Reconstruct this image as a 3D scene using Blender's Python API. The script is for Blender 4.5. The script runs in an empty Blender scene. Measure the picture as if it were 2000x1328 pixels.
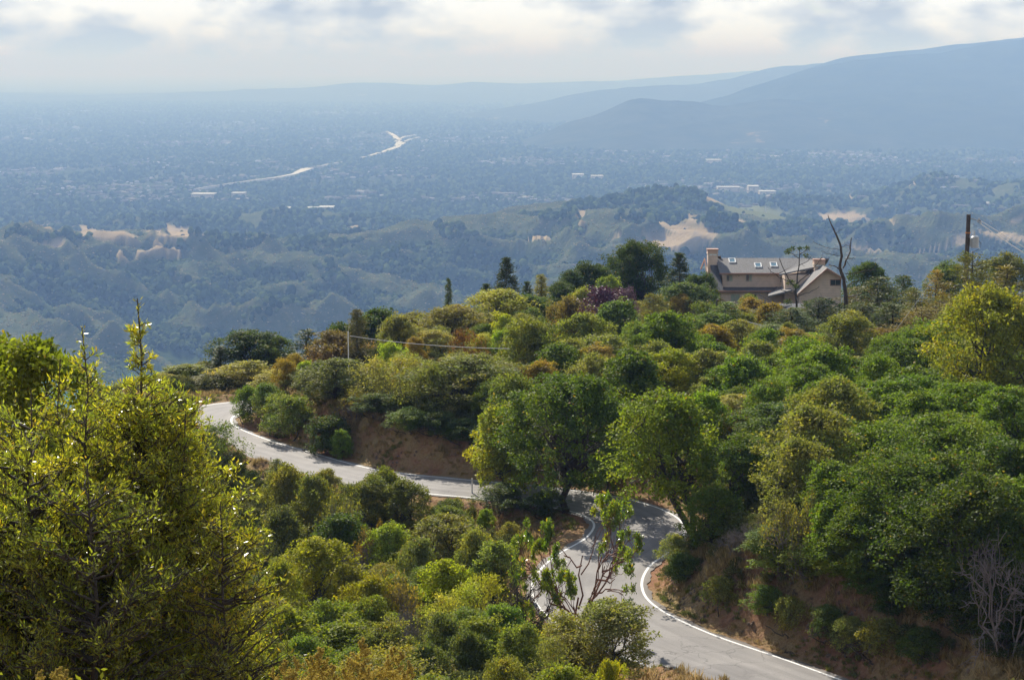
import bpy, math, random
import numpy as np
from mathutils import Vector, Matrix

# ------------------------------------------------------------------ camera, sky, sun, exposure
S = bpy.context.scene
COL = S.collection
F = 4000.0                       # focal length in photograph pixels (2000 wide)
PITCH = math.atan(534 / F)
cam_d = bpy.data.cameras.new('camera')
cam_d.lens = 72.0; cam_d.sensor_width = 36.0; cam_d.clip_start = 0.5; cam_d.clip_end = 200000
cam = bpy.data.objects.new('camera', cam_d); COL.objects.link(cam)
cam.location = (0, 0, 0); cam.rotation_euler = (math.pi / 2 - PITCH, 0, 0)
S.camera = cam

SUN_EL = 36.0; SUN_AZ = -20.0     # degrees; azimuth measured from the view direction (+Y) towards +X
EXPOSURE = 0.56
W = bpy.data.worlds.new('World'); S.world = W; W.use_nodes = True
nt = W.node_tree; nt.nodes.clear()
def N(t, typ, **kw):
    n = t.nodes.new(typ)
    for k, v in kw.items(): setattr(n, k, v)
    return n
wo = N(nt, 'ShaderNodeOutputWorld'); bg = N(nt, 'ShaderNodeBackground'); bg2 = N(nt, 'ShaderNodeBackground')
sky = N(nt, 'ShaderNodeTexSky', sky_type='NISHITA'); sky.sun_disc = False
sky.sun_elevation = math.radians(SUN_EL); sky.sun_rotation = math.radians(SUN_AZ); sky.altitude = 600
sky.air_density = 1.0; sky.dust_density = 0.0; sky.ozone_density = 3.0
nt.links.new(sky.outputs[0], bg.inputs[0]); bg.inputs[1].default_value = 0.06
tc = N(nt, 'ShaderNodeTexCoord'); mp = N(nt, 'ShaderNodeMapping'); mp.inputs['Scale'].default_value = (1, 1, 2.2)
mp.inputs['Location'].default_value = (3.1, 0.4, 0.12)
nz = N(nt, 'ShaderNodeTexNoise'); nz.inputs['Scale'].default_value = 19.0; nz.inputs['Detail'].default_value = 9; nz.inputs['Roughness'].default_value = 0.55
nz.inputs['Distortion'].default_value = 0.35
cr = N(nt, 'ShaderNodeValToRGB'); cr.color_ramp.elements[0].position = 0.33; cr.color_ramp.elements[1].position = 0.45
# broken cloud: seen edge-on it closes up towards the horizon, overhead it opens
sxyz = N(nt, 'ShaderNodeSeparateXYZ'); nt.links.new(tc.outputs['Generated'], sxyz.inputs[0])
cov = N(nt, 'ShaderNodeMapRange'); cov.inputs[1].default_value = 0.0; cov.inputs[2].default_value = 0.35; cov.inputs[3].default_value = 0.15; cov.inputs[4].default_value = -0.16
nt.links.new(sxyz.outputs[2], cov.inputs[0]); cadd = N(nt, 'ShaderNodeMath', operation='ADD')
nz2 = N(nt, 'ShaderNodeTexNoise'); nz2.inputs['Scale'].default_value = 24.0; nz2.inputs['Detail'].default_value = 6
cc = N(nt, 'ShaderNodeValToRGB'); cc.color_ramp.elements[0].color = (0.40, 0.44, 0.51, 1); cc.color_ramp.elements[1].color = (1.06, 1.12, 1.22, 1)
cc.color_ramp.elements[0].position = 0.38; cc.color_ramp.elements[1].position = 0.60
nt.links.new(tc.outputs['Generated'], mp.inputs[0]); nt.links.new(mp.outputs[0], nz.inputs['Vector']); nt.links.new(mp.outputs[0], nz2.inputs['Vector'])
nt.links.new(nz.outputs[0], cadd.inputs[0]); nt.links.new(cov.outputs[0], cadd.inputs[1]); nt.links.new(cadd.outputs[0], cr.inputs[0]); nt.links.new(nz2.outputs[0], cc.inputs[0])
nt.links.new(cc.outputs[0], bg2.inputs[0]); bg2.inputs[1].default_value = 0.76
mx = N(nt, 'ShaderNodeMixShader')
nt.links.new(cr.outputs[0], mx.inputs[0]); nt.links.new(bg.outputs[0], mx.inputs[1]); nt.links.new(bg2.outputs[0], mx.inputs[2])
nt.links.new(mx.outputs[0], wo.inputs[0])

sd = bpy.data.lights.new('sun', 'SUN'); sd.energy = 5.0; sd.angle = math.radians(0.5); sd.color = (1.0, 0.94, 0.84)
sun = bpy.data.objects.new('sun', sd); COL.objects.link(sun)
ea, aa = math.radians(SUN_EL), math.radians(SUN_AZ)
sdir = Vector((math.sin(aa) * math.cos(ea), math.cos(aa) * math.cos(ea), math.sin(ea)))
sun.rotation_euler = sdir.to_track_quat('Z', 'Y').to_euler(); sun.location = (-60, 60, 90)
S.view_settings.view_transform = 'Standard'; S.view_settings.look = 'None'
S.view_settings.exposure = EXPOSURE; S.view_settings.gamma = 1; S.view_settings.use_curve_mapping = False
S.render.engine = 'CYCLES'
cy = S.cycles
cy.max_bounces = 5; cy.diffuse_bounces = 3; cy.glossy_bounces = 2; cy.transmission_bounces = 3; cy.volume_bounces = 0; cy.transparent_max_bounces = 4
cy.use_denoising = True; cy.caustics_reflective = False; cy.caustics_refractive = False
cy.sample_clamp_indirect = 6

# ------------------------------------------------------------------ geometry helpers
cp, sp = math.cos(PITCH), math.sin(PITCH)
def at(px, py, d):
    """the point at forward distance d on the sight line of a photograph pixel"""
    cx = (px - 1000) / F; c = (664 - py) / F
    Y = cp + c * sp; Z = -sp + c * cp
    return (cx * d / Y, d, Z * d / Y)
def tz(py, d): return at(1000, py, d)[2]

def smooth(a, b, x):
    t = np.clip((np.asarray(x, float) - a) / (b - a), 0, 1); return t * t * (3 - 2 * t)

_rng = np.random.RandomState(7)
_T = _rng.rand(256, 256)
def vnoise(x, y):
    x = np.asarray(x, float); y = np.asarray(y, float)
    xi = np.floor(x).astype(int); yi = np.floor(y).astype(int)
    fx = x - xi; fy = y - yi
    fx = fx * fx * fx * (fx * (fx * 6 - 15) + 10); fy = fy * fy * fy * (fy * (fy * 6 - 15) + 10)
    a = _T[xi % 256, yi % 256]; b = _T[(xi + 1) % 256, yi % 256]; c = _T[xi % 256, (yi + 1) % 256]; d = _T[(xi + 1) % 256, (yi + 1) % 256]
    return (a * (1 - fx) + b * fx) * (1 - fy) + (c * (1 - fx) + d * fx) * fy
def fbm(x, y, o=4, g=0.5):
    s = 0; amp = 1; tot = 0
    for i in range(o):
        s = s + amp * vnoise(x * 2 ** i + 17.3 * i, y * 2 ** i + 5.1 * i); tot += amp; amp *= g
    return s / tot * 2 - 1
def ridged(x, y, o=4):
    s = 0; amp = 1; tot = 0
    for i in range(o):
        s = s + amp * (1 - np.abs(vnoise(x * 2 ** i + 31.7 * i, y * 2 ** i + 9.9 * i) * 2 - 1)); tot += amp; amp *= 0.5
    return s / tot

def np_mesh(name, V, Fc, smooth_=False):
    """mesh from an (n,3) vertex array and an (m,k) face array"""
    V = np.asarray(V, np.float32); Fc = np.asarray(Fc, np.int32); m, k = Fc.shape
    me = bpy.data.meshes.new(name)
    me.vertices.add(len(V)); me.vertices.foreach_set('co', V.ravel())
    me.loops.add(m * k); me.loops.foreach_set('vertex_index', Fc.ravel())
    me.polygons.add(m); me.polygons.foreach_set('loop_start', np.arange(m, dtype=np.int32) * k)
    me.polygons.foreach_set('loop_total', np.full(m, k, np.int32))
    if smooth_: me.polygons.foreach_set('use_smooth', np.ones(m, bool))
    me.update(calc_edges=True)
    return me
def vattr(me, name, vals):
    a = me.attributes.new(name, 'FLOAT', 'POINT'); a.data.foreach_set('value', np.asarray(vals, np.float32))
def link(name, me, mat=None, parent=None, **props):
    o = bpy.data.objects.new(name, me); COL.objects.link(o)
    if mat is not None and me is not None and not me.materials: me.materials.append(mat)
    if parent is not None: o.parent = parent
    for k, v in props.items(): o[k] = v
    return o
def empty(name, loc, rz=0, **props):
    o = bpy.data.objects.new(name, None); COL.objects.link(o); o.location = loc; o.rotation_euler = (0, 0, rz); o.empty_display_size = 0.3
    for k, v in props.items(): o[k] = v
    return o
def grid(name, X, Y, Z, mat, **props):
    r, c = X.shape
    V = np.stack([X.ravel(), Y.ravel(), Z.ravel()], 1)
    i = np.arange((r - 1) * (c - 1)); a = i // (c - 1) * c + i % (c - 1)
    Fc = np.stack([a, a + 1, a + c + 1, a + c], 1)
    return link(name, np_mesh(name, V, Fc, True), mat, **props)

class MB:
    """collects boxes, prisms and tubes for one mesh"""
    def __init__(s): s.v = []; s.f = []
    def poly(s, pts, faces):
        b = len(s.v); s.v += [tuple(p) for p in pts]; s.f += [tuple(b + i for i in f) for f in faces]; return s
    def box(s, x0, x1, y0, y1, z0, z1):
        return s.poly([(x0, y0, z0), (x1, y0, z0), (x1, y1, z0), (x0, y1, z0), (x0, y0, z1), (x1, y0, z1), (x1, y1, z1), (x0, y1, z1)],
                      [(0, 3, 2, 1), (4, 5, 6, 7), (0, 1, 5, 4), (1, 2, 6, 5), (2, 3, 7, 6), (3, 0, 4, 7)])
    def slab(s, quad, t):
        """a quad given by its top corners, thickened downwards by t"""
        q = [Vector(p) for p in quad]; n = len(q)
        return s.poly([tuple(p) for p in q] + [(p.x, p.y, p.z - t) for p in q],
                      [tuple(range(n)), tuple(range(2 * n - 1, n - 1, -1))] + [(i, i + n, (i + 1) % n + n, (i + 1) % n) for i in range(n)])
    def tube(s, pts, r0, r1=None, k=6, cap=True):
        pts = [Vector(p) for p in pts]; r1 = r0 if r1 is None else r1; b = len(s.v); n = len(pts)
        for i, p in enumerate(pts):
            d = (pts[min(i + 1, n - 1)] - pts[max(i - 1, 0)]); d = d.normalized() if d.length > 0 else Vector((0, 0, 1))
            u = d.cross(Vector((0, 0, 1))) if abs(d.z) < 0.9 else d.cross(Vector((1, 0, 0))); u.normalize(); w = d.cross(u)
            r = r0 + (r1 - r0) * i / max(1, n - 1)
            for j in range(k):
                t = 2 * math.pi * j / k; s.v.append(tuple(p + (u * math.cos(t) + w * math.sin(t)) * r))
        for i in range(n - 1):
            for j in range(k):
                s.f.append((b + i * k + j, b + i * k + (j + 1) % k, b + (i + 1) * k + (j + 1) % k, b + (i + 1) * k + j))
        if cap: s.f.append(tuple(b + (n - 1) * k + j for j in range(k))); s.f.append(tuple(b + j for j in range(k - 1, -1, -1)))
        return s
    def mesh(s, name):
        me = bpy.data.meshes.new(name); me.from_pydata(s.v, [], s.f); me.update(); return me
    def build(s, name, mat, parent=None, **props): return link(name, s.mesh(name), mat, parent, **props)

# ------------------------------------------------------------------ materials
def new_mat(name):
    m = bpy.data.materials.new(name); m.use_nodes = True; t = m.node_tree; t.nodes.clear()
    return m, t, N(t, 'ShaderNodeOutputMaterial')
def noise_node(t, scale, detail=4, coord='Object', rough=0.55, stretch=None):
    c = N(t, 'ShaderNodeTexCoord'); n = N(t, 'ShaderNodeTexNoise'); n.inputs['Scale'].default_value = scale; n.inputs['Detail'].default_value = detail
    n.inputs['Roughness'].default_value = rough
    if stretch:
        mpn = N(t, 'ShaderNodeMapping'); mpn.inputs['Scale'].default_value = stretch; t.links.new(c.outputs[coord], mpn.inputs[0]); t.links.new(mpn.outputs[0], n.inputs['Vector'])
    else: t.links.new(c.outputs[coord], n.inputs['Vector'])
    return n
def ramp(t, src, stops):
    r = N(t, 'ShaderNodeValToRGB'); e = r.color_ramp.elements
    while len(e) < len(stops): e.new(0.5)
    for i, (p, c) in enumerate(stops): e[i].position = p; e[i].color = (c if len(c) == 4 else (*c, 1))
    t.links.new(src, r.inputs[0]); return r
def mixc(t, f, a, b, mode='MIX'):
    m = N(t, 'ShaderNodeMix', data_type='RGBA', blend_type=mode)
    for i, v in ((0, f), (6, a), (7, b)):
        if hasattr(v, 'links') or hasattr(v, 'is_linked'): t.links.new(v, m.inputs[i])
        else: m.inputs[i].default_value = v if i == 0 else ((*v, 1) if len(v) == 3 else v)
    return m.outputs[2]
def plain(name, col, rough=0.7, metal=0.0, var=0.12, scale=3.0, bump=0.0, spec=0.5):
    m, t, o = new_mat(name); b = N(t, 'ShaderNodeBsdfPrincipled'); b.inputs['Roughness'].default_value = rough; b.inputs['Metallic'].default_value = metal
    b.inputs['Specular IOR Level'].default_value = spec
    n = noise_node(t, scale, 6)
    r = ramp(t, n.outputs[0], [(0.3, tuple(c * (1 - var) for c in col)), (0.7, tuple(min(1, c * (1 + var)) for c in col))])
    t.links.new(r.outputs[0], b.inputs['Base Color'])
    if bump:
        bp = N(t, 'ShaderNodeBump'); bp.inputs['Strength'].default_value = bump; n2 = noise_node(t, scale * 8, 5); t.links.new(n2.outputs[0], bp.inputs['Height']); t.links.new(bp.outputs[0], b.inputs['Normal'])
    t.links.new(b.outputs[0], o.inputs[0]); return m

def leaf_mat(name, rough=0.62, trans=0.36, spec=0.12, old=(0.30, 0.20, 0.04), oldf=0.015, sat=1.25):
    """leaves: the object's own colour, varied leaf by leaf and clump by clump, reflecting and letting light through"""
    m, t, o = new_mat(name)
    oi = N(t, 'ShaderNodeObjectInfo'); ge = N(t, 'ShaderNodeNewGeometry'); at_ = N(t, 'ShaderNodeAttribute', attribute_name='tone')
    v = N(t, 'ShaderNodeMapRange'); v.inputs[3].default_value = 0.62; v.inputs[4].default_value = 1.45
    t.links.new(ge.outputs['Random Per Island'], v.inputs[0])
    tone = ramp(t, at_.outputs['Fac'], [(0.0, (0.72, 0.86, 0.85)), (0.55, (1, 1, 1)), (1.0, (1.55, 1.30, 0.75))])
    c1 = mixc(t, 1.0, oi.outputs['Color'], tone.outputs[0], 'MULTIPLY')
    vm = N(t, 'ShaderNodeVectorMath', operation='SCALE'); t.links.new(c1, vm.inputs[0]); t.links.new(v.outputs[0], vm.inputs['Scale'])
    gt = N(t, 'ShaderNodeMath', operation='GREATER_THAN'); gt.inputs[1].default_value = 1 - oldf
    mulr = N(t, 'ShaderNodeMath', operation='MULTIPLY'); mulr.inputs[1].default_value = 7.31; fr = N(t, 'ShaderNodeMath', operation='FRACT')
    t.links.new(ge.outputs['Random Per Island'], mulr.inputs[0]); t.links.new(mulr.outputs[0], fr.inputs[0]); t.links.new(fr.outputs[0], gt.inputs[0])
    c2 = mixc(t, gt.outputs[0], vm.outputs[0], old)
    b = N(t, 'ShaderNodeBsdfPrincipled'); b.inputs['Roughness'].default_value = rough; b.inputs['Specular IOR Level'].default_value = spec
    t.links.new(c2, b.inputs['Base Color'])
    tr = N(t, 'ShaderNodeBsdfTranslucent'); c3 = mixc(t, 1.0, c2, (1.35 * sat, 1.45 * sat, 0.55, 1), 'MULTIPLY'); t.links.new(c3, tr.inputs[0])
    ms = N(t, 'ShaderNodeMixShader'); ms.inputs[0].default_value = trans
    t.links.new(b.outputs[0], ms.inputs[1]); t.links.new(tr.outputs[0], ms.inputs[2]); t.links.new(ms.outputs[0], o.inputs[0])
    return m

M = {}
M['leaf'] = leaf_mat('leaf')
M['glossleaf'] = leaf_mat('glossy_leaf', rough=0.30, trans=0.40, spec=0.5, old=(0.40, 0.26, 0.04), oldf=0.04)
M['plum'] = leaf_mat('plum_leaves', rough=0.5, trans=0.08, spec=0.3, oldf=0.0)
M['needle'] = leaf_mat('needles', rough=0.6, trans=0.2, spec=0.3, oldf=0.04)
M['dry'] = leaf_mat('dry_foliage', rough=0.8, trans=0.2, spec=0.1, old=(0.3, 0.22, 0.1), oldf=0.1, sat=0.9)
M['bark'] = plain('bark', (0.075, 0.06, 0.048), 0.9, var=0.5, scale=6, bump=0.6)
M['redbark'] = plain('reddish_bark', (0.20, 0.085, 0.05), 0.6, var=0.4, scale=5, bump=0.3)
M['greybark'] = plain('bleached_bark', (0.27, 0.24, 0.21), 0.9, var=0.35, scale=6, bump=0.5)
M['twig'] = plain('grey_twigs', (0.20, 0.17, 0.155), 0.9, var=0.3, scale=3)
M['darkwood'] = plain('weathered_dark_wood', (0.085, 0.062, 0.045), 0.85, var=0.4, scale=4, bump=0.4)

def ground_mat():
    m, t, o = new_mat('hillside_soil')
    b = N(t, 'ShaderNodeBsdfPrincipled'); b.inputs['Roughness'].default_value = 0.95; b.inputs['Specular IOR Level'].default_value = 0.1
    n1 = noise_node(t, 0.22, 8, rough=0.65); n2 = noise_node(t, 2.2, 8, rough=0.7); n3 = noise_node(t, 9.0, 6)
    soil = ramp(t, n2.outputs[0], [(0.25, (0.16, 0.08, 0.045)), (0.5, (0.29, 0.15, 0.085)), (0.75, (0.40, 0.23, 0.14))])
    grs = ramp(t, n3.outputs[0], [(0.25, (0.17, 0.12, 0.055)), (0.55, (0.36, 0.26, 0.12)), (0.8, (0.46, 0.35, 0.19))])
    f = ramp(t, n1.outputs[0], [(0.42, (0, 0, 0)), (0.6, (1, 1, 1))])
    c = mixc(t, f.outputs[0], soil.outputs[0], grs.outputs[0])
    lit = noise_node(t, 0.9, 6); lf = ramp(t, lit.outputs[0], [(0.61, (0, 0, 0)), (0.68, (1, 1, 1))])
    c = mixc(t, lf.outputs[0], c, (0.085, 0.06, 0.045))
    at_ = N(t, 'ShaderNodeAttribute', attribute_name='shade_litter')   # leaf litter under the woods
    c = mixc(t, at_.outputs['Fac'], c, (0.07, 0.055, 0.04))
    t.links.new(c, b.inputs['Base Color'])
    bp = N(t, 'ShaderNodeBump'); bp.inputs['Strength'].default_value = 0.9; bp.inputs['Distance'].default_value = 0.25
    t.links.new(n2.outputs[0], bp.inputs['Height']); t.links.new(bp.outputs[0], b.inputs['Normal'])
    t.links.new(b.outputs[0], o.inputs[0]); return m
M['ground'] = ground_mat()

def asphalt():
    m, t, o = new_mat('asphalt')
    b = N(t, 'ShaderNodeBsdfPrincipled'); b.inputs['Roughness'].default_value = 0.8; b.inputs['Specular IOR Level'].default_value = 0.35
    n1 = noise_node(t, 0.35, 5); n2 = noise_node(t, 14.0, 6, rough=0.7)
    a = N(t, 'ShaderNodeAttribute', attribute_name='along'); ac = N(t, 'ShaderNodeAttribute', attribute_name='across')
    cx = N(t, 'ShaderNodeCombineXYZ'); t.links.new(a.outputs['Fac'], cx.inputs[0]); t.links.new(ac.outputs['Fac'], cx.inputs[1])
    mpn = N(t, 'ShaderNodeMapping'); mpn.inputs['Scale'].default_value = (0.06, 1.1, 1); t.links.new(cx.outputs[0], mpn.inputs[0])
    n3 = N(t, 'ShaderNodeTexNoise'); n3.inputs['Scale'].default_value = 1.6; n3.inputs['Detail'].default_value = 5; t.links.new(mpn.outputs[0], n3.inputs['Vector'])
    c = ramp(t, n3.outputs[0], [(0.3, (0.235, 0.222, 0.215)), (0.7, (0.30, 0.285, 0.275))])
    c2 = ramp(t, n2.outputs[0], [(0.25, (0.80, 0.80, 0.80)), (0.75, (1.14, 1.13, 1.12))])
    c3 = ramp(t, n1.outputs[0], [(0.3, (0.84, 0.84, 0.85)), (0.7, (1.08, 1.07, 1.06))])
    x = mixc(t, 1.0, c.outputs[0], c2.outputs[0], 'MULTIPLY'); x = mixc(t, 1.0, x, c3.outputs[0], 'MULTIPLY')
    # tar sealed cracks
    vo = N(t, 'ShaderNodeTexVoronoi', feature='DISTANCE_TO_EDGE'); vo.inputs['Scale'].default_value = 0.42
    wn = noise_node(t, 1.3, 4); tcn = N(t, 'ShaderNodeTexCoord'); wv = N(t, 'ShaderNodeVectorMath', operation='ADD')
    t.links.new(tcn.outputs['Object'], wv.inputs[0]); t.links.new(wn.outputs['Color'], wv.inputs[1]); t.links.new(wv.outputs[0], vo.inputs['Vector'])
    ck = ramp(t, vo.outputs[0], [(0.0, (0.55, 0.55, 0.55)), (0.018, (1, 1, 1))])
    cm = noise_node(t, 0.12, 3); cmr = ramp(t, cm.outputs[0], [(0.5, (0, 0, 0)), (0.62, (1, 1, 1))])
    xx = mixc(t, 1.0, x, ck.outputs[0], 'MULTIPLY'); x = mixc(t, cmr.outputs[0], x, xx)
    ab = N(t, 'ShaderNodeMath', operation='ABSOLUTE'); t.links.new(ac.outputs['Fac'], ab.inputs[0]); dv_ = N(t, 'ShaderNodeMath', operation='DIVIDE'); dv_.inputs[1].default_value = 3.8; t.links.new(ab.outputs[0], dv_.inputs[0])
    wr = ramp(t, dv_.outputs[0], [(0.0, (1.0, 1.0, 1.0)), (0.16, (0.92, 0.92, 0.92)), (0.30, (1.04, 1.04, 1.04)), (0.46, (0.90, 0.90, 0.90)), (0.62, (1.03, 1.03, 1.02)), (0.84, (1.0, 0.99, 0.97)), (0.97, (0.72, 0.66, 0.60))])
    x = mixc(t, 1.0, x, wr.outputs[0], 'MULTIPLY')
    pn = noise_node(t, 0.16, 2, rough=0.3); pr = ramp(t, pn.outputs[0], [(0.60, (1, 1, 1)), (0.62, (0.84, 0.84, 0.85))]); x = mixc(t, 1.0, x, pr.outputs[0], 'MULTIPLY')   # resurfaced patches
    t.links.new(x, b.inputs['Base Color'])
    bp = N(t, 'ShaderNodeBump'); bp.inputs['Strength'].default_value = 0.25; bp.inputs['Distance'].default_value = 0.02; t.links.new(n2.outputs[0], bp.inputs['Height']); t.links.new(bp.outputs[0], b.inputs['Normal'])
    t.links.new(b.outputs[0], o.inputs[0]); return m
M['asphalt'] = asphalt()
def paint_mat():
    m, t, o = new_mat('road_paint'); b = N(t, 'ShaderNodeBsdfPrincipled'); b.inputs['Roughness'].default_value = 0.6
    n = noise_node(t, 6.0, 7, rough=0.7); r = ramp(t, n.outputs[0], [(0.32, (0.42, 0.40, 0.38)), (0.46, (0.80, 0.79, 0.77))]); t.links.new(r.outputs[0], b.inputs['Base Color'])
    t.links.new(b.outputs[0], o.inputs[0]); return m
M['paint'] = paint_mat()

# ------------------------------------------------------------------ road plan
CTRL = [(34, 68, 3.3), (27, 79, 3.3), (20, 90, 3.3), (12.6, 101.6, 3.3), (8.0, 108.3, 3.3), (5.2, 114.5, 3.3), (4.5, 120, 3.3), (5.5, 126, 3.2), (8.0, 132.5, 3.1), (8.5, 138.5, 3.0),
        (5.9, 143.6, 2.9), (0.2, 147.5, 2.85), (-5.8, 150.2, 2.85), (-12.2, 153.8, 2.85), (-18.2, 161, 2.85), (-23.6, 168.6, 2.85), (-27.0, 175.5, 2.8), (-27.6, 181.5, 2.8), (-25.2, 185.6, 2.8), (-19, 187.4, 2.8), (-9, 189.5, 2.8), (2, 194, 2.8), (12, 202, 2.8), (18, 214, 2.8)]
def catmull(P, n):
    P = np.array(P, float); Q = np.vstack([2 * P[0] - P[1], P, 2 * P[-1] - P[-2]]); out = []
    for i in range(1, len(Q) - 2):
        for k in range(n):
            t = k / n; a, b, c, d = Q[i - 1:i + 3]
            out.append(0.5 * ((2 * b) + (-a + c) * t + (2 * a - 5 * b + 4 * c - d) * t * t + (-a + 3 * b - 3 * c + d) * t ** 3))
    out.append(P[-1]); return np.array(out)
RC = catmull(CTRL, 10)
ROAD_Z = -31.0
_tan = np.gradient(RC[:, :2], axis=0); _tan /= np.linalg.norm(_tan, axis=1)[:, None]
RN = np.stack([-_tan[:, 1], _tan[:, 0]], 1)           # points left of travel (away from the camera start)
RLEN = np.concatenate([[0], np.cumsum(np.linalg.norm(np.diff(RC[:, :2], axis=0), axis=1))])
def road_dist(x, y):
    x = np.asarray(x, float).ravel(); y = np.asarray(y, float).ravel(); best = np.full(len(x), 1e9)
    for c in RC[::2]: best = np.minimum(best, (x - c[0]) ** 2 + (y - c[1]) ** 2)
    best = np.sqrt(best)
    # refine between samples is not needed: samples are about half a metre apart
    return best

GROUND_Y = np.array([-60, 0, 8, 20, 40, 60, 80, 92, 105, 120, 135, 145, 160, 190, 230, 300, 345, 400, 600, 1000, 1600])
LEFT_Z = np.array([14, -1.75, -5, -10.0, -17, -22, -26.8, -29, -31.0, -32.2, -32.6, -31.3, -28.0, -28.3, -31.0, -36, -46, -72, -190, -455, -470])
RIGHT_Z = np.array([14, -1.75, -5, -9.0, -15.5, -21, -27.6, -29.6, -26.6, -26.0, -26.6, -27.4, -27.6, -27.8, -30.8, -36, -44, -62, -170, -455, -470])
def ground_z(x, y, rd=None):
    x = np.asarray(x, float); y = np.asarray(y, float); shp = x.shape
    xf = x.ravel(); yf = y.ravel()
    k = smooth(5, 17, xf)
    z = np.interp(yf, GROUND_Y, LEFT_Z) * (1 - k) + np.interp(yf, GROUND_Y, RIGHT_Z) * k
    z = z - 2.4 * smooth(-13, -21, xf) * smooth(178, 187, yf)
    # the spur falls away west of the far bend and behind the woods
    edge = 203 + 95 * smooth(-16, 22, xf)
    z = z - 0.5 * np.maximum(0, yf - edge) * (1 - smooth(330, 380, yf)) * smooth(edge, edge + 20, yf) * (yf < 420) * 0.55
    wdrop = np.maximum(0, -(xf + 33.5)) * smooth(140, 165, yf)
    z = z - np.minimum(wdrop * 0.55, 60) * (1 - smooth(500, 900, yf))
    z = z + 0.45 * fbm(xf / 9, yf / 9, 4) * smooth(20, 60, yf) + 4.0 * fbm(xf / 60, yf / 60, 3) * smooth(330, 500, yf)
    if rd is None: rd = road_dist(xf, yf)
    e = np.maximum(0, rd - 4.0)
    rough = 1 + 0.45 * fbm(xf / 2.2, yf / 2.2, 4)
    hi = ROAD_Z + 0.02 * e + 1.25 * np.maximum(0, rd - 4.5) * rough
    lo = ROAD_Z - 0.62 * np.maximum(0, rd - 4.6) * (1 + 0.2 * fbm(xf / 3, yf / 3, 3))
    z = np.clip(z, lo, np.maximum(hi, lo))
    up = smooth(4.9, 6.0, rd) * (1 - smooth(10, 13, rd)) * (z > ROAD_Z + 0.3)
    z = z + up * (0.55 * (ridged(xf / 1.7, yf / 1.7, 3) - 0.6) + 0.25 * fbm(xf / 0.8, yf / 0.8, 2))
    z = np.where(rd < 4.0, ROAD_Z - 0.05, z)
    return z.reshape(shp)
def gz(x, y): return float(ground_z(np.array([x]), np.array([y]))[0])

# hillside
ax = np.concatenate([np.arange(-420, -60, 12), np.arange(-60, -42, 1.5), np.arange(-42, 46, 0.42), np.arange(46, 66, 1.5), np.arange(66, 420, 12)])
ay = np.concatenate([np.arange(-60, 0, 6), np.arange(0, 60, 1.3), np.arange(60, 200, 0.45), np.arange(200, 320, 1.6), np.arange(320, 1300, 14)])
GXX, GYY = np.meshgrid(ax, ay)
GRD = road_dist(GXX, GYY)
GZZ = ground_z(GXX, GYY, GRD)
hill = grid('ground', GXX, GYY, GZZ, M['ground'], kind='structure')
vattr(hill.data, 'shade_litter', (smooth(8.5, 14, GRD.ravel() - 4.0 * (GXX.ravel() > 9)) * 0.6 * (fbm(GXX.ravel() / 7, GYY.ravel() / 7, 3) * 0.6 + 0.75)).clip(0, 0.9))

def strip(name, off0, off1, dz, mat, i0=0, i1=None, **props):
    """a ribbon along the road between two sideways offsets (functions of the half width)"""
    i1 = i1 or len(RC); idx = np.arange(i0, i1); k = 9 if name == 'road' else 2
    V = []; al = []; ac = []
    for i in idx:
        h = RC[i, 2]; a, b = off0(h, i), off1(h, i)
        for j in range(k):
            o = a + (b - a) * j / (k - 1); p = RC[i, :2] + RN[i] * o
            crown = 0.05 * (1 - min(1, abs(o) / h) ** 2)
            V.append((p[0], p[1], ROAD_Z + dz + crown - (0.0 if abs(o) <= h + 0.32 else 0.0))); al.append(RLEN[i]); ac.append(o)
    r, c = len(idx), k
    i = np.arange((r - 1) * (c - 1)); a = i // (c - 1) * c + i % (c - 1)
    o = link(name, np_mesh(name, V, np.stack([a, a + 1, a + c + 1, a + c], 1), True), mat, **props)
    vattr(o.data, 'along', al); vattr(o.data, 'across', ac)
    return o
wob = lambda i, s: 0.10 * math.sin(i * 0.9 + s) + 0.06 * math.sin(i * 2.3 + s * 2)
strip('road', lambda h, i: -(h + 0.42 + wob(i, 0)), lambda h, i: h + 0.42 + wob(i, 2), 0.0, M['asphalt'], kind='structure')
strip('edge_line', lambda h, i: h - 0.07, lambda h, i: h + 0.09, 0.012, M['paint'], kind='structure')
strip('edge_line', lambda h, i: -h - 0.09, lambda h, i: -h + 0.07, 0.012, M['paint'], kind='structure')

# ------------------------------------------------------------------ far terrain
def height_grid(pxs, ds, profile, noise):
    """terrain from waypoints: profile(px) gives rising distances and heights"""
    U = (pxs - 1000) / F / cp
    Z = np.zeros((len(ds), len(pxs)))
    for j, px in enumerate(pxs):
        dd, zz = profile(px); Z[:, j] = np.interp(ds, dd, zz)
    X = U[None, :] * ds[:, None]; Y = np.repeat(ds[:, None], len(pxs), 1)
    return X, Y, Z + noise(X, Y, Z)
def tzv(py, d):
    c = (664 - np.asarray(py, float)) / F
    return (-sp + c * cp) / (cp + c * sp) * d
def topix(X, Y, Z):
    f = Y * cp - Z * sp; u = Y * sp + Z * cp
    return 1000 + F * X / f, 664 - F * u / f
CX = [-500, -100, 0, 100, 200, 300, 400, 500, 600, 700, 800, 900, 1000, 1100, 1200, 1280, 1350, 1420, 1500, 1600, 1700, 1800, 1900, 2000, 2500]
CY = [455, 447, 441, 437, 443, 446, 458, 470, 452, 436, 434, 426, 404, 385, 374, 368, 369, 394, 408, 432, 440, 446, 452, 450, 450]   # main crest
CD = [4100, 4100, 4100, 4100, 4100, 4100, 4050, 4000, 3900, 3900, 3950, 4050, 4200, 4300, 4350, 4400, 4400, 4400, 4300, 4100, 4000, 3900, 3800, 3800, 3800]
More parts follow.
